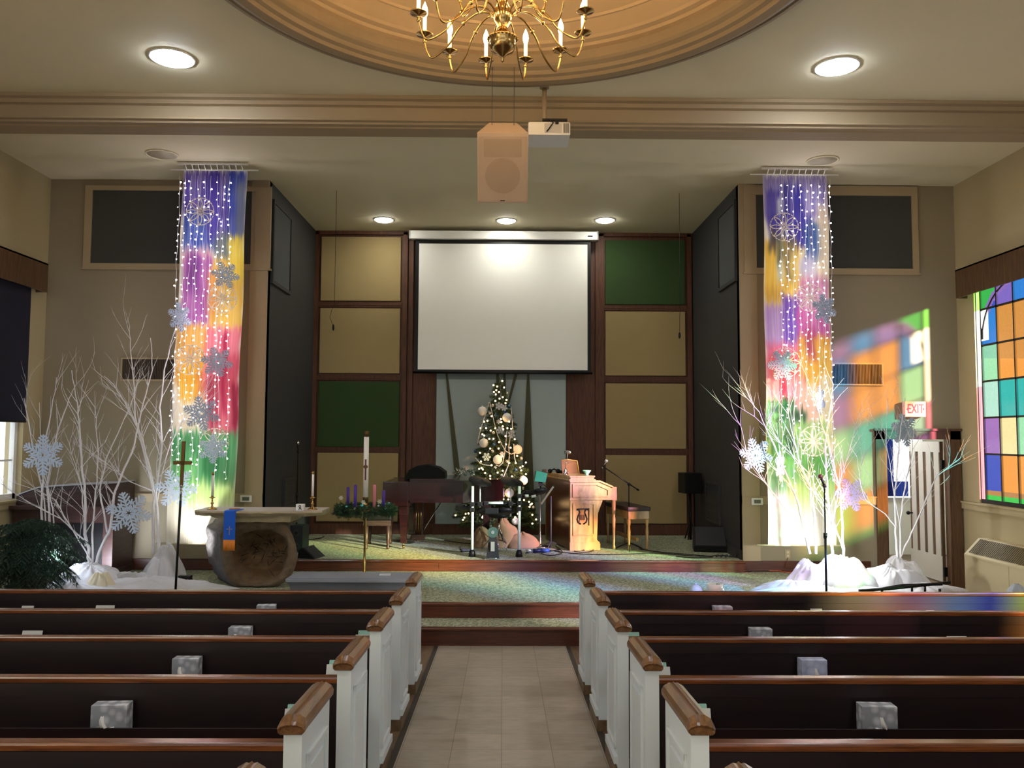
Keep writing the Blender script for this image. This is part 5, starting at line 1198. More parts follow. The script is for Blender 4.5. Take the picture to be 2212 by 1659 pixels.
for k in range(3): a = k*2.094+.2; b = MB(); b.tube([(0, 0, .1), (.2*math.cos(a), .2*math.sin(a), .01)], .009, 6); b.build('leg', M['dgrey'], t)
b = MB(); a, c = ux(1197, 1049), ux(1171, 1086); n_ = Vector((.006, 0, .008))
b.add([a+Vector((0, -.18, 0)), a+Vector((0, .2, 0)), c+Vector((0, .2, 0)), c+Vector((0, -.18, 0)), a+Vector((0, -.18, 0))+n_, a+Vector((0, .2, 0))+n_, c+Vector((0, .2, 0))+n_, c+Vector((0, -.18, 0))+n_], [(0,1,2,3),(4,7,6,5),(0,4,5,1),(1,5,6,2),(2,6,7,3),(3,7,4,0)]); b.build('desk', M['black'], t)
b = MB(); n2 = n_*1.2; n3 = n_*-2.2
b.add([a*.95+c*.05+Vector((0, -.15, 0))+n3, a*.95+c*.05+Vector((0, .16, 0))+n3, c+Vector((0, .16, 0))+n3, c+Vector((0, -.15, 0))+n3, a*.95+c*.05+Vector((0, -.15, 0))-n_*.2, a*.95+c*.05+Vector((0, .16, 0))-n_*.2, c+Vector((0, .16, 0))-n_*.2, c+Vector((0, -.15, 0))-n_*.2], [(0,1,2,3),(4,7,6,5),(0,4,5,1),(1,5,6,2),(2,6,7,3),(3,7,4,0)]); b.build('sheets', M['paper'], t)
# ------------------------------------------------------------------ christmas tree
yt = 12.98; zt_ = P(1076, 815, yt).z; tx = P(1078, 1000, yt).x
t = thing('christmas_tree', 'slim decorated green christmas tree below the projection screen', 'christmas tree', (tx, yt, Z3))
rnd = random.Random(5); H = zt_-Z3
b = MB(); b.tube([(0, 0, .02), (0, 0, H-.1)], [.03, .008], 8); b.build('trunk', M['oldwood'], t)
def trad(z):  # radius of the crown at height z
    f = z/H
    return max(.03, .66*(1-f)**.9*(1.0 if f > .25 else 1)+.03)
b = MB()
nb = 560
for k in range(nb):
    f = 1-math.sqrt(rnd.random()); z = .22+(H-.27)*(f if rnd.random() < .7 else rnd.random()); r_ = trad(z); a = k*2.39996+rnd.uniform(-.3, .3)
    rr0 = r_*rnd.uniform(.15, .6); rr1 = r_*rnd.uniform(.85, 1.08)
    d = Vector((math.cos(a), math.sin(a), 0)); p0 = d*rr0+Vector((0, 0, z)); p1 = d*rr1+Vector((0, 0, z+rnd.uniform(-.12, .03)))
    L_ = (p1-p0).length; needles(b, p0, (p1-p0), L_, int(24+L_*150), .045, rnd, .0034, k % 2)
    for sg in (-1, 1):
        pm = p0.lerp(p1, .55); dd = ((p1-p0).normalized()+Vector((-d.y, d.x, 0))*sg*.8).normalized(); needles(b, pm, dd, L_*.45, int(16+L_*70), .042, rnd, .0034, (k+1) % 2)
needles(b, Vector((0, 0, H-.16)), Vector((0, 0, 1)), .14, 60, .04, rnd, .003)
M['fir1'] = mat('tree_green', (50, 66, 38), .8, vary=.3, vscale=8); M['fir2'] = mat('tree_green_pale', (74, 92, 52), .8, vary=.3, vscale=8)
for a, z in ((-2.9, .42), (-2.75, .5), (-3.1, .36)):
    for q in range(3): needles(b, Vector((.45*math.cos(a), .45*math.sin(a), z)), Vector((math.cos(a+q*.15), math.sin(a+q*.15)-.1, -.12)), .26, 90, .045, rnd, .0034, q % 2)
b.v = [Vector((v.x, v.y*(.6 if v.y > 0 else 1), v.z)) for v in b.v]; b.build('foliage', [M['fir1'], M['fir2']], t, fix=False)
b = MB(); b.tube([(0, 0, .0), (0, 0, .2)], .03, 10)
for k in range(4): a = k*1.57; b.tube([(0, 0, .15), (.25*math.cos(a), .25*math.sin(a), .012)], .012, 6)
b.build('tree_stand', M['blackm'], t)
# things hung on the tree
def surf(u, v, out=.02):
    p = P(u, v, yt); zl = p.z-Z3; r_ = trad(zl); dx = p.x-tx
    dep = math.sqrt(max(0, r_*r_-dx*dx)) if abs(dx) < r_ else 0
    q = P(u, v, yt-dep-out); return q
def ball(u, v, rp, m_, label, group):
    q = surf(u, v); r_ = rp/FPX*q.y; t_ = thing('ornament_ball', label, 'ornament', q, group=group)
    b = MB(); b.sphere((0, 0, 0), r_, 20 if rp > 6 else 12); b.build('ball', M[m_], t_)
    b = MB(); b.cyl(0, 0, r_*.93, r_*1.16, r_*.18, n=8); b.build('hanger_cap', M['silver'], t_)
M['bblue'] = mat('ball_blue', (70, 110, 150), .25, .6); M['pearl'] = mat('ball_pearl', (190, 186, 180), .3, .4)
gb_, gsm = 'large white balls on the tree', 'small balls on the tree'
for u, v, lab in ((1042, 888, 'large white ball at the left edge near the tree top'), (1095, 902, 'large white ball highest at the tree centre'), (1045, 957, 'large white ball on the left side of the tree at mid height'), (1118, 971, 'large white ball on the right edge of the tree at mid height'), (1075, 993, 'large white ball at the tree centre, with a dark spot'), (1130, 1038, 'large pinkish white ball low on the right of the tree'), (1100, 1065, 'large cream ball behind the right drum post'), (1113, 1126, 'white ball lowest on the tree by the drum post')):
    ball(u, v, 10 if v < 1100 else 8, 'balw', lab, gb_)
for i, (u, v, m_) in enumerate(((1100, 877, 'bblue'), (1090, 890, 'bblue'), (1071, 896, 'bblue'), (1042, 918, 'bblue'), (1067, 960, 'bblue'), (1027, 975, 'bblue'), (1064, 876, 'pearl'), (1058, 892, 'pearl'), (1066, 935, 'pearl'), (1064, 975, 'pearl'), (1095, 997, 'pearl'), (1070, 1010, 'silver'), (1084, 1027, 'silver'), (1114, 1015, 'bblue'), (1096, 850, 'silver'), (1126, 990, 'pearl'), (1130, 1055, 'silver'), (1152, 1096, 'pearl'))):
    z_ = 'high' if v < 900 else ('at mid height' if v < 1000 else 'low'); s_ = 'left' if u < 1062 else ('centre' if u < 1090 else 'right')
    ball(u, v, 3.4, m_, 'small %s ball %s on the %s of the tree, %s' % ({'bblue': 'blue', 'pearl': 'pearl', 'silver': 'silver'}[m_], z_, s_, ['topmost', 'next', 'beside the blue pair', 'outermost', 'single blue', 'at the edge', 'under the crown', 'by the garland', 'mid', 'inner', 'outer', 'between branches', 'near the garland end', 'shaded', 'top', 'beside lights', 'by the rack', 'lower branch'][i]), gsm)
M['glit'] = mat('glitter_white', (226, 228, 232), .5)
for u, v, r_, lab in ((1078, 877, .06, 'white star snowflake near the top of the tree'), (1089, 881, .05, 'pinkish star snowflake beside the top white one'), (1077, 911, .035, 'tiny white snowflake on the tree centre'), (1081, 929, .06, 'white snowflake right of the tree centre at mid height'), (1105, 938, .06, 'white star at the right edge of the tree'), (1051, 987, .065, 'bright white snowflake at the left of the tree centre'), (1084, 980, .035, 'tiny snowflake beside the large centre ball')):
    q = surf(u, v, .05); o = flake_mb(r_, .003, 6, .07).build('tree_snowflake', M['glit'], loc=q); o.rotation_euler = (0, R(u % 30), .2); tag(o, lab, 'snowflake ornament', 'small snowflakes on the tree')
def bead(pts, label):
    q = []
    for i in range(len(pts)-1):
        (u0, v0), (u1, v1) = pts[i], pts[i+1]; n_ = max(1, int(math.hypot(u1-u0, v1-v0)/2.6))
        for k in range(n_): q.append(surf(u0+(u1-u0)*k/n_, v0+(v1-v0)*k/n_, .06))
    b = MB()
    for p in q: b.sphere(p, .0085, 6)
    for a, c in zip(q, q[1:]): b.tube([a, c], .0018, 4, caps=False)
    tag(b.build('bead_garland', M['balw']), label, 'garland', 'white bead garlands on the tree')
bead([(1058, 870), (1062, 888), (1068, 915), (1075, 940), (1084, 960), (1092, 974), (1104, 981), (1118, 977), (1122, 964)], 'white bead garland sweeping from the upper left to the right ball')
bead([(1056, 870), (1049, 895), (1042, 915), (1035, 940), (1031, 960)], 'white bead garland running down the left edge of the tree')
bead([(1104, 880), (1106, 900), (1107, 920), (1109, 935)], 'short white bead garland at the upper right of the tree')
bead([(1095, 932), (1093, 955), (1090, 980), (1086, 1000), (1078, 1007), (1070, 1004)], 'white bead garland looping below the large centre ball')
bead([(1102, 945), (1099, 965), (1100, 985), (1098, 1005), (1090, 1025), (1083, 1042)], 'white bead garland ending low before the tree')
bead([(1110, 960), (1111, 985), (1114, 1000)], 'short double bead strand under the right ball')
bead([(1028, 990), (1036, 1000), (1045, 1004), (1062, 1006)], 'white bead garland at the lower left of the tree')
M['warm'] = noemit(mat('warm_bulb', (255, 220, 160), .3, emis=(255, 206, 140), estr=9))
lt = thing('tree_light_string', 'string of warm white lights wound through the decorated tree', 'string lights', (0, 0, 0))
pos = [(1085, 823), (1066, 832), (1074, 835), (1089, 837), (1072, 843), (1067, 847), (1078, 847), (1071, 852), (1079, 861), (1086, 858), (1070, 866), (1094, 864), (1092, 871), (1062, 899), (1046, 911), (1053, 909), (1100, 911), (1083, 912), (1086, 921), (1087, 927), (1060, 930), (1038, 925), (1042, 938), (1046, 941), (1057, 948), (1066, 948), (1092, 942), (1104, 926), (1112, 949), (1078, 955), (1103, 967), (1093, 960), (1059, 969), (1037, 978), (1077, 969), (1085, 986), (1039, 997), (1035, 1013), (1040, 1011), (1043, 1014), (1059, 1028), (1086, 1017), (1106, 1029), (1136, 999), (1114, 1000), (1124, 1010), (1129, 1007), (1126, 1016), (1136, 1024), (1087, 1053), (1085, 1071), (1088, 1071), (1098, 1079), (1132, 1080), (1143, 1084), (1146, 1090), (1149, 1088), (1144, 1095), (1150, 1112), (1158, 1122), (1150, 1131), (1014, 1091), (998, 1100), (984, 1113), (1006, 1110), (1012, 1109), (1003, 1118), (1000, 1123), (1043, 1116), (1046, 1113), (1042, 1118), (1090, 1102), (1119, 1110), (1113, 1117), (1110, 1123), (1082, 905), (1096, 925), (1050, 925), (1070, 925), (1062, 1005), (1100, 1000), (1117, 985), (1048, 1022), (1075, 1021)]
w = MB(); prev = None; bulb = None
for i, (u, v) in enumerate(sorted(pos, key=lambda p: (p[1]//14, p[0] if (p[1]//14) % 2 else -p[0]))):
    q = surf(u, v, .05)
    if u < 1012 and v > 1085: q = P(u, v, yt-.25)
    if prev: w.tube([prev, (prev+q)/2+Vector((0, .05, -.02)), q+Vector((0, .02, 0))], .002, 4, caps=False)
    prev = q+Vector((0, .02, 0))
    if bulb is None: b = MB(); b.sphere((0, 0, 0), .0125, 8); bulb = b.build('bulb', M['warm'], lt, loc=q)
    else: c = bulb.copy(); COL.objects.link(c); c.location = q
w.build('wire', mat('green_wire', (24, 44, 26), .6), lt)
# burlap sacks at the foot of the tree
M['burlap'] = mat('burlap', (128, 98, 70), .95, bump=.6, bscale=120, vary=.12, vscale=8)
def sack(u, v, w_, h_, d_, y, label, name='burlap_wrap', seed=1):
    q = P(u, v, y); x = q.x; b = MB()
    def f(i, j):
        a = 2*math.pi*i; k = math.sin(math.pi*min(.999, .5+j*.5))**.6; n_ = noise.noise(Vector((math.cos(a)*1.5+seed, math.sin(a)*1.5, j*2.2)))
        return ((w_*k*(1+.25*n_))*math.cos(a), d_*k*(1+.2*n_)*math.sin(a), .002+h_*j*(1+.25*n_))
    b.grid(f, 28, 10); tag(b.build(name, M['burlap'], loc=(x, y, Z3), fix=False), label, 'cloth', 'burlap at the foot of the tree')
sack(1040, 1150, .17, .26, .14, 12.0, 'burlap sack beside the left drum post under the tree', seed=3)
sack(1087, 1140, .24, .38, .2, 12.05, 'tallest burlap heap behind the kick tower', seed=6)
sack(1128, 1150, .28, .2, .2, 12.0, 'low spreading burlap behind the right drum post', seed=9)
# silver sprig of decoration on the piano lid
b = MB(); rnd = random.Random(3); q = P(1006, 1014, 12.4)
for k in range(60): needles(b, Vector((rnd.uniform(-.16, .16), rnd.uniform(-.08, .08), rnd.uniform(0, .1))), Vector((rnd.uniform(-1, 1), rnd.uniform(-1, 1), rnd.uniform(0, 1))), .05, 10, .03, rnd, .003, k % 2)
tag(b.build('garland_sprig', [M['silver'], M['needle']], loc=(q.x, 12.4, zt_*0+b1+Z3+.045), fix=False), 'silvery green sprig of decoration on the piano lid by the tree', 'garland')
# cables on the platform
def cable(pts, z, m_, r_, label, name='cable', smoothn=6, group=None):
    q = [G(u, v, z) for u, v in pts]; pp = []
    for i in range(len(q)-1):
        p0, p1, p2, p3 = q[max(i-1, 0)], q[i], q[i+1], q[min(i+2, len(q)-1)]
        for s in range(smoothn): f = s/smoothn; pp.append(.5*((2*p1)+(p2-p0)*f+(2*p0-5*p1+4*p2-p3)*f*f+(3*p1-p0-3*p2+p3)*f**3)+Vector((0, 0, r_+.002)))
    pp.append(q[-1]+Vector((0, 0, r_+.002))); b = MB(); b.tube(pp, r_, 6); tag(b.build(name, m_), label, 'cable', group)
gc = 'black cables on the upper platform'
cable([(1135, 1196), (1180, 1190), (1230, 1196), (1290, 1199), (1360, 1198), (1420, 1196), (1470, 1200), (1520, 1203), (1560, 1201), (1590, 1205)], Z3, M['black'], .006, 'black cable along the platform edge from drum rack to monitor', group=gc)
cable([(1262, 1190), (1258, 1180), (1275, 1178), (1282, 1190), (1262, 1194), (1240, 1192)], Z3, M['black'], .005, 'black cable loop in front of the organ foot', group=gc)
cable([(1380, 1187), (1430, 1194), (1490, 1199), (1540, 1204), (1500, 1206), (1460, 1203)], Z3, M['black'], .006, 'black cable curling by the wedge monitor', group=gc)
cable([(1200, 1180), (1215, 1195), (1190, 1201), (1170, 1196), (1210, 1188)], Z3, M['black'], .006, 'black coiled cable right of the folded stand', group=gc)
cable([(960, 1168), (985, 1172), (1020, 1176), (1060, 1178), (1110, 1176), (1140, 1180)], Z3, M['black'], .006, 'black cable under the piano and drum rack', group=gc)
cable([(640, 1175), (660, 1168), (690, 1164), (700, 1160)], Z3, M['black'], .007, 'black cable on the stage floor behind the altar', group=gc)
b = MB(); q = G(1567, 1205, Z3)
for k in range(5): b.tube([(-.12+k*.06, 0, .02), (-.09+k*.06, .02, .03)], .016, 8)
tag(b.build('plug_strip', M['dgrey'], loc=q), 'dark plug strip at the right end of the platform edge', 'power strip')
ora = mat('orange_cord', (190, 84, 52), .5)
cable([(1640, 1226), (1665, 1216), (1700, 1214), (1725, 1224), (1690, 1234), (1650, 1232), (1680, 1220), (1720, 1218), (1735, 1230), (1705, 1238), (1670, 1230), (1700, 1224)], Z2, ora, .006, 'tangled orange extension cord below the right banner', 'extension_cord')
b = MB(); a = P(1702, 1205, YF-.03); q0 = G(1668, 1222, Z2)
b.tube([(a.x, YF-.03, a.z), (a.x-.05, YF-.06, a.z-.12), (q0.x, q0.y, Z2+.01)], .005, 6); tag(b.build('power_cord', mat('brown_cord', (120, 70, 40), .5)), 'thin brown cord dropping from the socket to the orange tangle', 'cable')
# ------------------------------------------------------------------ painted banners
def sstep(a, b_, x): t_ = max(0, min(1, (x-a)/(b_-a))) if b_ != a else float(x > a); return t_*t_*(3-2*t_)
def paint(blobs, base, s, t_, seed):
    c = list(base)
    j = .02*noise.noise(Vector((s*34, seed, 0)))+.012*noise.noise(Vector((s*90, t_*3, seed))); js = .03*noise.noise(Vector((t_*22, seed+3, s*2)))
    for (s0, s1, t0, t1, col, soft) in blobs:
        a = sstep(s0-.04*soft, s0+.04*soft, s+js)*(1-sstep(s1-.04*soft, s1+.04*soft, s+js))*sstep(t0-.012*soft, t0+.012*soft, t_+j)*(1-sstep(t1-.018*soft, t1+.018*soft, t_+j))
        a *= .86+.28*noise.noise(Vector((s*26, t_*7, seed+9)))
        a = max(0, min(1, a))
        for k in range(3): c[k] = c[k]*(1-a)+col[k]*a
    st = 1+.10*noise.noise(Vector((s*60, t_*5, seed+1)))
    return srgb(*[max(0, min(255, x*st)) for x in c])
LB = [(0, .78, 0, .13, (84, 70, 160), 1), (.35, .6, 0, .12, (60, 46, 150), 1), (.68, .98, 0, .19, (40, 58, 160), 1), (.85, 1, .03, .2, (110, 120, 140), 1.5), (.04, .66, .11, .215, (46, 72, 165), 1), (.4, .72, .07, .19, (78, 62, 160), 1.5), (.55, .8, .17, .26, (96, 110, 110), 1.5),
      (.04, .5, .215, .26, (214, 150, 170), 1.5), (.05, .5, .235, .42, (172, 88, 172), 1), (.12, .3, .22, .33, (120, 60, 140), 1.5), (.5, 1, .24, .43, (232, 184, 66), 1), (.76, 1, .18, .3, (232, 204, 70), 1), (.45, .62, .27, .40, (220, 150, 80), 2),
      (.0, .5, .42, .58, (232, 168, 70), 1), (.08, .45, .52, .63, (228, 170, 44), 1), (.35, .55, .54, .62, (214, 120, 60), 1.5), (.45, 1, .425, .6, (230, 110, 130), 1), (.55, .98, .5, .72, (214, 84, 104), 1), (.72, .8, .44, .66, (170, 30, 70), 1.2), (.88, 1, .58, .70, (150, 30, 60), 1.2), (.5, .68, .56, .69, (170, 60, 80), 1.2),
      (.03, .5, .63, .71, (236, 226, 190), 1), (.0, 1, .705, .85, (62, 150, 84), 1), (.5, .75, .75, .83, (34, 110, 60), 1.5), (.1, .4, .78, .88, (110, 190, 110), 1.5), (.3, 1, .84, .9, (190, 226, 130), 2)]
RB = [(0, 1, 0, .12, (120, 112, 180), 1), (.05, .3, .04, .16, (70, 60, 150), 1), (.3, .42, .02, .18, (40, 36, 130), 1), (.46, .62, .03, .2, (44, 40, 140), 1), (.22, .32, .06, .13, (170, 178, 200), 1), (.1, .75, .11, .19, (62, 54, 150), 1), (.62, .88, .13, .24, (46, 84, 150), 1), (.82, 1, .08, .3, (222, 206, 170), 1.5),
      (.0, .5, .18, .33, (228, 180, 54), 1), (.08, .2, .15, .21, (70, 64, 60), 1), (.2, .32, .16, .25, (92, 96, 70), 1), (.34, .5, .17, .29, (80, 76, 74), 1.2), (.4, .6, .2, .34, (226, 196, 96), 1.5), (.55, .8, .22, .28, (190, 186, 210), 1.5), (.2, .3, .24, .29, (190, 200, 190), 1),
      (.0, .35, .31, .36, (206, 160, 60), 1.5), (.0, .35, .355, .48, (176, 140, 200), 1), (.28, .58, .33, .47, (104, 66, 166), 1), (.52, 1, .28, .36, (190, 120, 160), 1.5), (.5, 1, .36, .47, (186, 84, 150), 1), (.0, .55, .46, .56, (216, 100, 130), 1.2), (.05, .5, .49, .6, (224, 74, 88), 1), (.5, 1, .44, .58, (226, 172, 60), 1), (.62, .75, .42, .5, (160, 60, 90), 1.5),
      (.0, .6, .55, .63, (232, 130, 140), 1), (.5, .8, .57, .68, (236, 190, 160), 1.5), (.8, 1, .55, .8, (236, 226, 180), 1), (.2, .3, .55, .62, (190, 30, 60), 1), (.0, .45, .61, .78, (44, 120, 66), 1), (.3, .6, .64, .76, (52, 90, 60), 1), (.42, .95, .67, .82, (150, 200, 120), 1), (0, 1, .76, .86, (96, 176, 84), 1.2), (.3, 1, .83, .89, (200, 226, 130), 2)]
def banner(label, tl, tr, bl, br, v0, v1, blobs, seed, y=10.12):
    x0, x1 = P(tl, v0, y).x, P(tr, v0, y).x; x2, x3 = P(bl, v1, y).x, P(br, v1, y).x; z1, z0 = P((tl+tr)/2, v0, y).z, P((bl+br)/2, v1, y).z
    t = thing('painted_banner', label, 'banner', (0, y, 0), group='long painted cloth banners')
    m = M.get('banner')
    if not m:
        m = mat('painted_cloth', (230, 220, 200), .85, bump=.1, bscale=200); N, L = nodes(m); at = N.new('ShaderNodeAttribute'); at.attribute_name = 'Paint'; pb = N['Principled BSDF']; L.new(at.outputs['Color'], pb.inputs['Base Color'])
        tl_ = N.new('ShaderNodeBsdfTranslucent'); L.new(at.outputs['Color'], tl_.inputs[0]); mx = N.new('ShaderNodeMixShader'); mx.inputs[0].default_value = .25
        L.new(pb.outputs[0], mx.inputs[1]); L.new(tl_.outputs[0], mx.inputs[2]); L.new(mx.outputs[0], N['Material Output'].inputs[0]); M['banner'] = m
    nu, nv = 64, 260
    b = MB(); b.grid(lambda i, j: ((x0+(x1-x0)*i)*(1-j)+(x2+(x3-x2)*i)*j+.008*math.sin(j*17+seed), .006*math.sin(i*14+j*3+seed)+.01*math.sin(j*5), z1+(z0-z1)*j), nu, nv)
    o = b.build('cloth', m, t, fix=False); o.data.color_attributes.new('Paint', 'FLOAT_COLOR', 'POINT'); ca = o.data.color_attributes['Paint']
    for j in range(nv+1):
        for i in range(nu+1): ca.data[j*(nu+1)+i].color = paint(blobs, (236, 232, 216), i/nu, j/nv, seed)
    rx0, rx1 = (x0-.14, x1+.14)
    b = MB(); b.tube([(rx0-.02, 0, z1+.01), (rx1, 0, z1+.01)], .009, 8); b.build('top_rod', M['white'], t)
    b = MB(); b.tube([(x2-.13, 0, z0+.005), (x3+.17, 0, z0+.005)], .011, 8); b.build('bottom_rod', M['cream'], t)
    # white hanging rail with loops, wired to the ceiling
    b = MB(); b.box(x0-.04, x1+.03, -.09, -.05, z1+.055, z1+.075, 0, .004); b.build('hanging_rail', mat('rail_white', (206, 202, 190), .5), t)
    b = MB()
    for k in range(10): xx_ = x0+.05+(x1-x0-.1)*k/9; b.tube([(xx_, -.07, z1+.06), (xx_, -.03, z1+.02), (xx_, 0, z1+.0)], .006, 6)
    b.build('loops', M['white'], t)
    b = MB()
    for xx_ in (x0+.08, x1-.1): b.tube([(xx_, -.07, z1+.07), (xx_, -.07, ZC-.001)], .0025, 5)
    b.build('wires', M['dgrey'], t)
    return x0, x1, x2, x3, z1, z0
gA = banner('long painted cloth banner hanging on the left wall, purple at top, green below', 396, 534, 360, 505, 369, 1175, LB, 2)
gB = banner('long painted cloth banner hanging on the right wall, purple at top, green below', 1648, 1787, 1659, 1806, 379, 1179, RB, 5)
# ------------------------------------------------------------------ curtain lights, one thing per hanging string
M['led'] = mat('white_led', (255, 250, 255), .3, emis=(255, 244, 250), estr=18); M['wirew'] = mat('white_wire', (226, 220, 222), .5)
bulbmesh = None
rnd = random.Random(21)
nthw = ['first', 'second', 'third', 'fourth', 'fifth', 'sixth', 'seventh', 'eighth', 'ninth', 'tenth']
def string(utop, ubot, v0, v1, y, which, k, grp):
    global bulbmesh
    a, c = P(utop, v0-12, y), P(ubot, v1, y)
    t = thing('light_string', '%s hanging string of white lights from the left on the %s banner' % (nthw[k], which), 'string lights', a, group=grp)
    n_ = max(4, int((a.z-c.z)/.078)); pts = [Vector((0, 0, 0))]
    for i in range(1, n_+1):
        f = i/n_; pts.append(Vector(((c.x-a.x)*f+.006*math.sin(i*1.3+k)+.008*math.sin(i*.31+k*2), .004*math.cos(i*1.7), (c.z-a.z)*f)))
    b = MB(); b.tube(pts, .0022, 4); b.build('wire', M['wirew'], t)
    for i, p in enumerate(pts[1:]):
        if rnd.random() < .12: continue
        q = p+Vector((rnd.choice((-1, 1))*rnd.uniform(.004, .018), -.008, rnd.uniform(-.018, .018))); s_ = rnd.choice((1.0, 1.0, .75, .55, 1.15))
        if bulbmesh is None: b = MB(); b.sphere((0, 0, 0), .0078, 8); o = b.build('bulb', M['led'], t, loc=q); bulbmesh = o
        else: o = bulbmesh.copy(); COL.objects.link(o); o.parent = t; o.location = q
        o.scale = (s_, s_, s_)
yl = 9.98
for k, (u, ub, v1) in enumerate(((388, 370, 985), (400, 383, 1050), (414, 396, 905), (428, 412, 1075), (443, 426, 1092), (456, 445, 880), (470, 462, 1060), (484, 470, 980), (497, 490, 1035))):
    string(u, ub, 392, v1, yl, 'left', k, 'hanging light strings on the left banner')
for k, (u, ub, v1) in enumerate(((1688, 1690, 1050), (1701, 1703, 900), (1714, 1717, 1090), (1728, 1730, 1010), (1741, 1744, 880), (1754, 1757, 1060), (1768, 1770, 960), (1781, 1784, 1080), (1793, 1800, 1040))):
    string(u, ub, 400, v1, yl, 'right', k, 'hanging light strings on the right banner')
# ------------------------------------------------------------------ ring shaped snowflakes and glittered snowflakes
M['ringw'] = mat('pale_ring', (236, 226, 214), .6); M['glitter'] = mat('grey_blue_glitter', (168, 182, 206), .7, bump=.5, bscale=400, vary=.1, vscale=200)
M['glitter_pale'] = mat('white_blue_glitter', (196, 214, 236), .7, bump=.5, bscale=400, vary=.1, vscale=200); M['glitter_lilac'] = mat('lilac_glitter', (196, 180, 226), .7, bump=.5, bscale=400, vary=.1, vscale=200)
def hang(o, p, ztop):
    b = MB(); b.tube([(0, 0, 0), (0, 0, ztop-p.z)], .0012, 4); t_ = b.build('thread', M['wirew']); COL.objects.unlink(t_); COL.objects.link(t_)
    t_.parent = o; t_.matrix_parent_inverse = Matrix.Rotation(-o.rotation_euler.z, 4, 'Z') @ Matrix.Identity(4) if False else o.rotation_euler.to_matrix().inverted().to_4x4()
def capsule(b, p0, p1, w, th, n=5):
    w *= .78
    d = (p1-p0).normalized(); a0 = math.atan2(d.y, d.x); pts = []
    for c, s0 in ((p1, -math.pi/2), (p0, math.pi/2)):
        for i in range(n+1): a = a0+s0+math.pi*i/n; pts.append((c.x+w*math.cos(a), c.y+w*math.sin(a)))
    b.prism(pts, -th, th, 'y')
def glitter(u, v, rp, rot, yaw, m_, label, y=9.85, arms=6):
    p = P(u, v, y); r_ = rp*1.08/FPX*y; b = MB(); th = .005
    for k in range(arms):
        a = k*2*math.pi/arms; c, s = math.cos(a), math.sin(a); V = lambda r, o: Vector(((c*r-s*o)*r_, (s*r+c*o)*r_))
        capsule(b, V(.1, 0), V(.96, 0), .05*r_, th)
        for r0, l, w in ((.5, .27, .05), (.68, .22, .048), (.84, .13, .045)):
            for sg in (-1, 1): capsule(b, V(r0, 0), V(r0+l*.75, sg*l*.85), w*r_, th*.96)
        for r0, l, w in ((.2, .15, .05), (.34, .22, .05)):
            for sg in (-1, 1): capsule(b, V(r0, 0), V(r0+l*.6, sg*l*.9), w*r_, th*.96)
        a1 = a+math.pi/arms; c, s = math.cos(a1), math.sin(a1)
        capsule(b, Vector((c*.16, s*.16))*r_, Vector((c*.62, s*.62))*r_, .045*r_, th*.93)
        for sg in (-1, 1): capsule(b, Vector((c*.42, s*.42))*r_, Vector((c*.56-sg*s*.12, s*.56+sg*c*.12))*r_, .04*r_, th*.9)
    o = b.build('glitter_snowflake', M[m_], loc=p); o.rotation_euler = (0, rot, yaw); tag(o, label, 'snowflake', 'glittered foam snowflakes')
    hang(o, p+Vector((0, 0, 0)), (gA[4]+.01 if 340 < u < 540 else gB[4]+.01) if (340 < u < 520 or 1640 < u < 1800) else p.z+.22)
    return o
def rosette(u, v, rp, label, y=9.93):
    p = P(u, v, y); r_ = rp/FPX*y; b = MB()
    for k in range(8):
        a = k*math.pi/4+.39*0
        for sg in (-1, 1):
            pts = []
            for i in range(9): f = i/8; rr_ = r_*(.12+.86*f); o_ = sg*r_*.13*math.sin(math.pi*f); pts.append((rr_*math.cos(a)-o_*math.sin(a), 0, rr_*math.sin(a)+o_*math.cos(a)))
            b.tube(pts, r_*.032, 5)
        for j in range(3):
            a0 = a+.09+j*.24; b.tube([(r_*.97*math.cos(a0+q), 0, r_*.97*math.sin(a0+q)) for q in (0, .06, .12, .17)], r_*.034, 5)
    b.tube([(0, -.004, 0), (0, .004, 0)], r_*.08, 12)
    o = b.build('ring_snowflake', M['ringw'], loc=p); tag(o, label, 'snowflake', 'pale ring shaped snowflakes on the banners'); hang(o, p, (gA if u < 1000 else gB)[4]+.01)
rosette(432, 457, 31, 'pale ring snowflake at the purple top of the left banner')
rosette(480, 645, 32, 'pale ring snowflake on the yellow patch of the left banner')
rosette(411, 777, 33, 'pale ring snowflake on the orange patch left of the grey one, left banner')
rosette(463, 957, 32, 'pale ring snowflake behind the light blue one on green, left banner')
rosette(1694, 490, 32, 'pale ring snowflake at the purple top of the right banner')
rosette(1750, 643, 31, 'pale ring snowflake behind the grey one at the right banner edge')
rosette(1697, 783, 33, 'pale ring snowflake behind the grey one on the red patch, right banner')
rosette(1758, 953, 33, 'pale ring snowflake on the green patch of the right banner')
glitter(487, 594, 28, .1, .5, 'glitter', 'grey blue glitter snowflake above the yellow ring one, left banner')
glitter(388, 685, 30, .3, 1.1, 'glitter', 'narrow side-turned glitter snowflake at the left edge of the left banner')
glitter(469, 782, 31, .2, .2, 'glitter', 'grey glitter snowflake on the pink patch of the left banner')
glitter(435, 893, 35, .3, .25, 'glitter', 'grey lilac glitter snowflake below the orange patch, left banner')
glitter(460, 970, 29, .5, .5, 'glitter_pale', 'light blue glitter snowflake hanging above the altar candle')
glitter(93, 983, 41, .5, .15, 'glitter_pale', 'pale blue glitter snowflake on the leftmost white twigs', 9.7)
glitter(278, 1108, 43, .2, .2, 'glitter_pale', 'largest pale blue glitter snowflake low on the white twigs', 9.55)
glitter(380, 1055, 40, .1, .3, 'glitter_pale', 'pale glitter snowflake half over the left banner edge near the cross', 9.9)
glitter(1781, 667, 31, .3, .35, 'glitter', 'grey blue glitter snowflake at the right edge of the right banner')
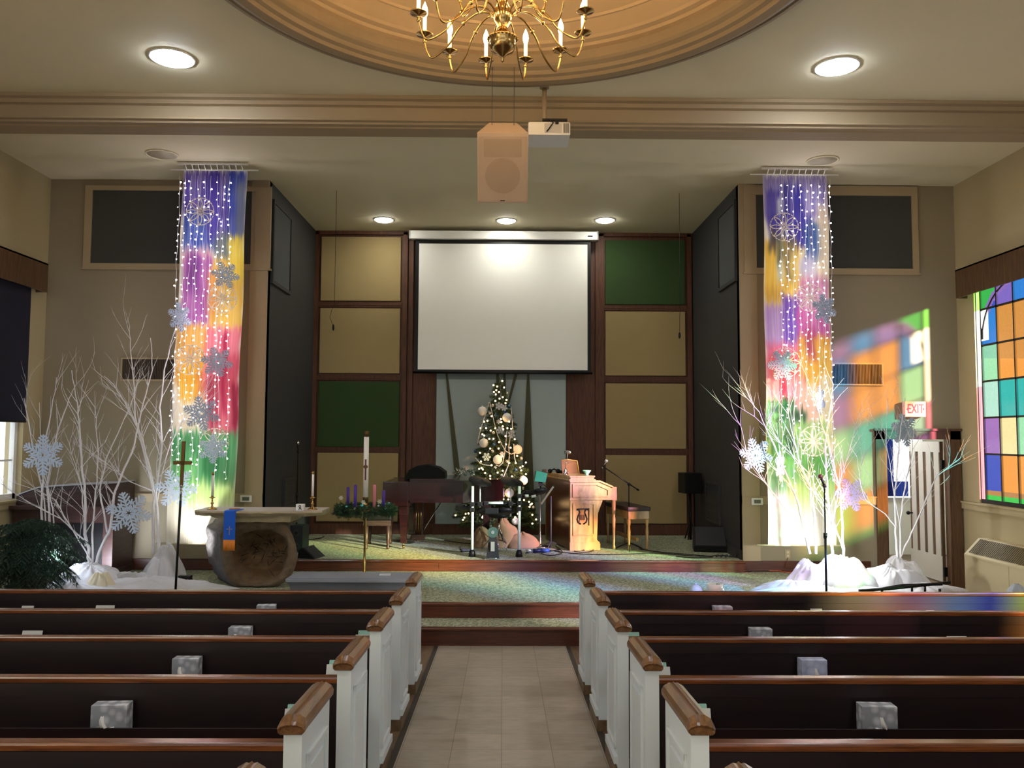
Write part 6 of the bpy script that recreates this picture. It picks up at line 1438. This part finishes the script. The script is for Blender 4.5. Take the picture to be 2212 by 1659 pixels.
glitter(1690, 790, 33, .0, .2, 'glitter', 'grey glitter snowflake over the red patch of the right banner')
glitter(1772, 865, 30, .3, .9, 'glitter', 'side-turned grey glitter snowflake among twig tops, right banner')
glitter(1633, 984, 36, .2, .15, 'glitter', 'grey glitter snowflake at the left of the right twigs before the wall', 9.7)
glitter(1685, 1007, 31, .5, .95, 'glitter_pale', 'narrow side-turned pale snowflake left on the right banner', 9.75)
glitter(1838, 1069, 35, .1, .1, 'glitter_lilac', 'lilac glitter snowflake to the right of the right banner', 9.7)
glitter(1954, 929, 34, .3, .3, 'glitter', 'grey glitter snowflake hanging under the EXIT sign', 9.7)
# ------------------------------------------------------------------ white painted branches
M['birch'] = mat('white_branch', (226, 224, 226), .7, bump=.4, bscale=60, vary=.07, vscale=14)
def branch_obj(label, y, trunks, seed, twigs=14, grp='white painted branches'):
    """trunks: pixel polylines with start radius"""
    rnd = random.Random(seed); b = MB()
    def grow(p, d, L_, r_, dep):
        n_ = max(3, int(L_/.06)); pts = [p]; q = p.copy(); dd = d.normalized()
        bend = Vector((rnd.uniform(-1, 1), rnd.uniform(-.5, .5), rnd.uniform(-.3, .6)))*.06
        for i in range(n_):
            dd = (dd+bend+Vector((rnd.uniform(-1, 1), rnd.uniform(-1, 1), rnd.uniform(-.7, .9)))*.09).normalized(); q = q+dd*L_/n_; q.y = min(q.y, 10.6); pts.append(q.copy())
            if dep > 0 and i > 0 and rnd.random() < .3: grow(q, dd+Vector((rnd.uniform(-1, 1), rnd.uniform(-.5, .5), rnd.uniform(-.1, .6)))*.8, L_*rnd.uniform(.35, .6), r_*.6, dep-1)
        b.tube(pts, [r_*(1-.75*i/n_) for i in range(n_+1)], 5)
    for pts, r_ in trunks:
        q = [P(u, v, y+dy) for u, v, dy in [(p+(0,))[:3] for p in pts]]; fine = []
        for i in range(len(q)-1):
            for s in range(4): fine.append(q[i].lerp(q[i+1], s/4)+Vector((rnd.uniform(-1, 1), rnd.uniform(-1, 1), 0))*.006)
        fine.append(q[-1]); n_ = len(fine)
        b.tube(fine, [max(.0032, r_*(1-.82*i/(n_-1))) for i in range(n_)], 7)
        for k in range(twigs):
            i = rnd.randint(int(n_*.3), n_-1); p = fine[i]; d = fine[min(i+1, n_-1)]-fine[max(i-1, 0)]; d.normalize()
            grow(p, d+Vector((rnd.uniform(-1, 1), rnd.uniform(-.6, .4), rnd.uniform(0, .5)))*.9, rnd.uniform(.18, .5), max(.003, r_*.35*(1-.5*i/n_)), 1)
    o = b.build('white_branch', M['birch'], fix=False); tag(o, label, 'branch', grp); return o
br = branch_obj
br('white twigs standing before the left window, behind the round snowflake', 9.85, [(((92, 1215), (90, 1120), (92, 1040), (100, 950), (112, 880), (122, 815)), .016), (((112, 1215), (108, 1120), (102, 1040), (125, 930), (150, 860), (165, 830)), .016), (((100, 1215), (96, 1080), (70, 960), (52, 860)), .01), (((118, 1210), (115, 1100), (90, 1000), (85, 870)), .01)], 11, 9)
br('forked white branch leaning left over the dark cabinet organ', 9.75, [(((192, 1222), (192, 1185), (184, 1155), (185, 1080), (178, 1010), (172, 920), (166, 870), (155, 800)), .022), (((200, 1222), (200, 1150), (208, 1060), (213, 980), (205, 880)), .014), (((186, 1180), (183, 1120), (175, 1050), (150, 960)), .012), (((186, 1170), (130, 1120), (70, 1090), (10, 1050)), .009)], 12, 13)
br('slanting white branch rising right beneath the largest snowflake', 9.72, [(((206, 1222), (220, 1180), (240, 1140), (245, 1070), (262, 1030), (290, 960), (310, 870), (330, 800), (325, 730)), .020), (((232, 1150), (215, 1060), (230, 990), (280, 880), (296, 830)), .012), (((205, 1222), (160, 1150), (120, 1080), (80, 1060)), .009)], 13, 13)
br('tall white branch pair left of the left banner, standing in tulle', 9.95, [(((332, 1196), (331, 1120), (334, 1060), (322, 1000), (300, 930), (270, 870), (245, 830), (225, 812)), .019), (((344, 1196), (341, 1120), (336, 1070), (350, 960), (345, 880), (355, 800), (370, 740), (380, 705)), .019), (((335, 1080), (312, 980), (292, 900), (290, 840), (282, 760), (280, 705)), .014), (((337, 1100), (350, 1020), (368, 960), (400, 900), (440, 850)), .010), (((330, 1060), (280, 1040), (230, 1000)), .009)], 14, 15)
br('white branches leaning left across the green part of the right banner', 9.6, [(((1748, 1196), (1738, 1150), (1725, 1090), (1705, 1040), (1670, 960), (1640, 890), (1605, 850)), .017), (((1763, 1196), (1760, 1120), (1752, 1060), (1728, 1000), (1712, 940), (1700, 880)), .017), (((1740, 1160), (1690, 1090), (1650, 1040), (1615, 990), (1600, 920)), .010), (((1752, 1100), (1745, 1020), (1690, 960), (1630, 900)), .008)], 15, 13)
br('upright white branches before the right edge of the right banner', 9.65, [(((1799, 1196), (1792, 1140), (1788, 1060), (1782, 970), (1790, 900), (1800, 830)), .017), (((1822, 1200), (1820, 1140), (1815, 1060), (1795, 980), (1770, 900), (1755, 850)), .016), (((1822, 1190), (1805, 1140), (1785, 1100), (1762, 1060)), .011), (((1795, 1160), (1812, 1050), (1840, 950), (1860, 880)), .009)], 16, 13)
br('white branches before the open door, one long twig reaching right', 9.6, [(((1938, 1215), (1935, 1150), (1933, 1080), (1938, 1000), (1945, 940), (1955, 860)), .015), (((1944, 1215), (1945, 1120), (1955, 1050), (1968, 990), (1975, 920)), .013), (((1940, 1212), (1970, 1150), (2000, 1080), (2022, 1030), (2048, 1010), (2074, 990)), .011), (((1936, 1140), (1912, 1110), (1870, 1080), (1858, 1040), (1862, 995)), .008), (((1946, 1150), (1930, 1050), (1915, 960), (1918, 860)), .008)], 17, 9)
# ------------------------------------------------------------------ tulle and fabric heaped over the branch feet
def tulle(name, alpha, col=(240, 240, 244)):
    m = bpy.data.materials.new(name); m.use_nodes = True; N, L = nodes(m); pb = N['Principled BSDF']; pb.inputs['Base Color'].default_value = srgb(*col); pb.inputs['Roughness'].default_value = .85
    tl = N.new('ShaderNodeBsdfTranslucent'); tl.inputs[0].default_value = srgb(*col); tr = N.new('ShaderNodeBsdfTransparent'); m1 = N.new('ShaderNodeMixShader'); m1.inputs[0].default_value = .4; m2 = N.new('ShaderNodeMixShader'); m2.inputs[0].default_value = alpha
    L.new(pb.outputs[0], m1.inputs[1]); L.new(tl.outputs[0], m1.inputs[2]); L.new(tr.outputs[0], m2.inputs[1]); L.new(m1.outputs[0], m2.inputs[2]); L.new(m2.outputs[0], N['Material Output'].inputs[0]); return m
M['tulle'] = tulle('white_tulle', .42); M['cloth'] = tulle('white_cloth', .93); M['creamc'] = tulle('cream_cloth', .96, (238, 230, 206))
def heap(label, u, v, y, w_, h_, d_, m_, seed, zf=Z2, fold=.045, name='draped_tulle', squash=.5):
    """a cloth mound: low-frequency folds radiating from the top"""
    x = P(u, v, y).x; w_ *= 1.18; h_ *= .86; b = MB(); rnd = random.Random(seed); ph = rnd.uniform(0, 6); nf = rnd.choice((7, 9, 11))
    def f(i, j):
        a = 2*math.pi*i; prof = max(0, math.cos(j*math.pi/2))**squash; rad = j**.9
        wob = 1+fold*math.sin(a*nf+ph+2*j)*j+.35*noise.noise(Vector((math.cos(a)*1.6+seed, math.sin(a)*1.6, j)))*(.4+j)
        nv_ = Vector((math.cos(a)*rad*2.4, math.sin(a)*rad*2.4, seed)); z = h_*prof*(1+.3*noise.noise(nv_*.8)+.07*noise.noise(nv_*2.2))+.012*noise.noise(nv_*5)*(1-j)+.012*math.sin(a*nf*2+ph)*j*(1-j)*4
        return (w_*rad*wob*math.cos(a), d_*rad*wob*math.sin(a), max(.004, z))
    b.grid(f, 90, 24); o = b.build(name, M[m_], loc=(x, y, zf), fix=False); tag(o, label, 'fabric', 'white fabric round the branches'); return o
heap('white fabric mound round the feet of the forked branches at left', 197, 1230, 9.5, .30, .30, .22, 'cloth', 1)
heap('cream cloth folded on the mound at the forked branch feet', 214, 1240, 9.27, .15, .22, .10, 'creamc', 2)
heap('white fabric spread low between fern and forked branch mound', 160, 1255, 9.25, .55, .10, .3, 'cloth', 3, squash=.6)
heap('white fabric spread along the carpet toward the cross staff', 320, 1250, 9.45, .68, .13, .26, 'cloth', 4, squash=.8)
heap('tall white cloth mound at the feet of the left branch pair', 345, 1215, 9.85, .15, .33, .13, 'cloth', 5)
heap('sheer tulle bell around the feet of the left branch pair', 358, 1215, 9.9, .19, .46, .16, 'tulle', 6)
heap('sheer tulle fold trailing left of the branch pair', 290, 1240, 9.65, .30, .16, .2, 'tulle', 7)
heap('white fabric tip pointing at the altar log', 410, 1245, 9.5, .26, .09, .12, 'cloth', 8)
heap('sheer tulle ball at the left foot of the right branches', 1752, 1215, 9.5, .24, .36, .2, 'tulle', 9)
heap('sheer lilac-white tulle spilling left toward the orange cord', 1715, 1240, 9.35, .36, .14, .2, 'tulle', 10)
heap('bright white fabric mound right of the microphone stand', 1822, 1225, 9.45, .36, .36, .26, 'cloth', 12)
heap('sheer tulle over the fabric behind the microphone stand', 1820, 1215, 9.55, .30, .42, .24, 'tulle', 13)
heap('white fabric heap before the open door', 1925, 1225, 9.5, .36, .30, .26, 'cloth', 14)
heap('tulle crest standing on the heap before the open door', 1945, 1222, 9.6, .22, .40, .18, 'tulle', 15)
heap('wide white fabric spread at the foot of the right banner', 1800, 1262, 9.2, .85, .09, .3, 'cloth', 16, squash=.6)
heap('white fabric tail reaching the black folded stand', 1990, 1255, 9.3, .38, .12, .2, 'cloth', 17)
# floodlights on the carpet lighting the banners
def flood(label, x, y, aim, e, col=(1, .97, .9), size=1.3, zf=Z2):
    t = thing('flood_lamp', label, 'floodlight', (x, y, zf), group='floodlights hidden in the fabric')
    b = MB(); b.box(-.07, .07, -.05, .03, .03, .13, 0, .01); b.build('housing', M['black'], t)
    b = MB(); b.tube([(-.085, 0, .002), (-.085, 0, .08)], .006, 6); b.tube([(.085, 0, .002), (.085, 0, .08)], .006, 6); b.box(-.09, .09, -.02, .02, .001, .01); b.build('bracket', M['blackm'], t)
    ld = bpy.data.lights.new('flood', 'SPOT'); ld.energy = e; ld.color = col; ld.spot_size = size; ld.spot_blend = .9; ld.shadow_soft_size = .06
    lo = bpy.data.objects.new('flood_light', ld); COL.objects.link(lo); lo.parent = t; lo.location = (0, .06, .10)
    lo.rotation_euler = (Vector(aim)-Vector((x, y+.06, zf+.1))).to_track_quat('-Z', 'Y').to_euler()
xl, xr_ = (gA[2]+gA[3])/2, (gB[2]+gB[3])/2
flood('black floodlight behind the fabric shining up at the left banner', xl+.05, 9.55, (xl+.0, 10.12, 1.45), 55)
flood('black floodlight behind the fabric shining up at the right banner', xr_+.1, 9.5, (xr_-.02, 10.12, 1.3), 135, size=1.4)
flood('cool floodlight among the forked branches shining on the left wall', -4.75, 9.75, (-4.9, 10.8, 1.3), 40, (.8, .86, 1), 1.8)
ld = bpy.data.lights.new('tulle_glow', 'POINT'); ld.energy = 20; ld.shadow_soft_size = .03; lo = bpy.data.objects.new('tulle_light', ld); COL.objects.link(lo); lo.location = (3.7, 9.35, Z2+.42); ld.color = (.95, .97, 1)  # bare point light without a fitting, added to light the tulle from within
lo.parent = [o for o in bpy.data.objects if o.name.startswith('flood_lamp')][1]; lo.location = Vector((3.75, 9.3, Z2+.5))-lo.parent.location
ld = bpy.data.lights.new('tulle_glow_left', 'POINT'); ld.energy = 6; ld.shadow_soft_size = .03; lo = bpy.data.objects.new('tulle_light_left', ld); COL.objects.link(lo); ld.color = (.78, .86, 1)  # second bare point light, added for the glow of the left fabric
lo.parent = [o for o in bpy.data.objects if o.name.startswith('flood_lamp')][2]; lo.location = Vector((-4.9, 9.2, Z2+.42))-lo.parent.location
# ------------------------------------------------------------------ right front bits
q = G(1524, 1277, Z2)
t = thing('white_bowl', 'white bowl on the platform edge between two small baubles', 'bowl', (q.x, 8.95, Z2)); q = P(1524, 1270, 8.95); h = P(1524, 1261, 8.95).z-Z2
b = MB(); b.lathe([(.04, 0), (.075, h*.5), (.088, h), (.083, h), (.07, h*.5), (.001, .01)], n=28); b.build('bowl', M['white'], t)
for u, m_, lab, v in ((1503, 'glitter_pale', 'small silver-blue bauble left of the white bowl', 1268), (1551, 'silver', 'shiny silver bauble right of the white bowl', 1268)):
    p = P(u, v, 8.95); b = MB(); r_ = (p.z-Z2)/2+.012; b.sphere((0, 0, r_), r_, 16); b.cyl(0, 0, r_*1.95, r_*2.2, r_*.2, n=8); tag(b.build('bauble', M[m_], loc=(p.x, 8.95, Z2+.001)), lab, 'bauble')
# folded black keyboard stand lying on the fabric
y = 8.75; a, c = P(1855, 1276, y), P(2052, 1258, y)
t = thing('folded_stand_rack', 'black folded metal stand lying behind the front right pew', 'stand', (0, 0, 0))
b = MB(); b.tube([a, P(1920, 1272, y), c], .016, 8); b.build('long_tube', M['blackm'], t)
b = MB(); b.tube([P(1880, 1276, y+.08), P(1950, 1264, y+.08), P(2036, 1262, y-.1)], .014, 8); b.build('short_tube', M['blackm'], t)
for u in (1970, 1998):
    b = MB(); b.tube([P(u, 1264, y), P(u, 1284, y)], .012, 8); b.build('rung', M['blackm'], t)
b = MB(); b.tube([P(1905, 1275, y), P(1905, 1300, y)], .014, 8); b.tube([P(2030, 1262, y), P(2030, 1300, y)], .014, 8)
zmin = FZ(y)
b = MB()
for u in (1905, 2030): p = P(u, 1272, y); b.tube([p, (p.x, p.y, .012)], .014, 8)
b.build('legs', M['blackm'], t)
# plastic bag by the heating unit
p = P(2192, 1275, 8.4); b = MB(); rnd = random.Random(8)
def bag(i, j):
    a = 2*math.pi*i; r_ = math.sin(math.pi*min(.98, .12+.86*j))**.7; n_ = noise.noise(Vector((math.cos(a)*3, math.sin(a)*3, j*6)))
    return (.16*r_*(1+.3*n_)*math.cos(a), .14*r_*(1+.3*n_)*math.sin(a), .62*j*(1+.02*n_))
b.grid(bag, 30, 16); o = b.build('plastic_bag', mat('clear_bag', (190, 205, 225), .1, alpha=.55), loc=(p.x+.02, 8.4, .002), fix=False); o.scale = (1, 1, (p.z+.06)/.62); tag(o, 'crinkled clear plastic bag at the right end by the heating unit', 'bag')
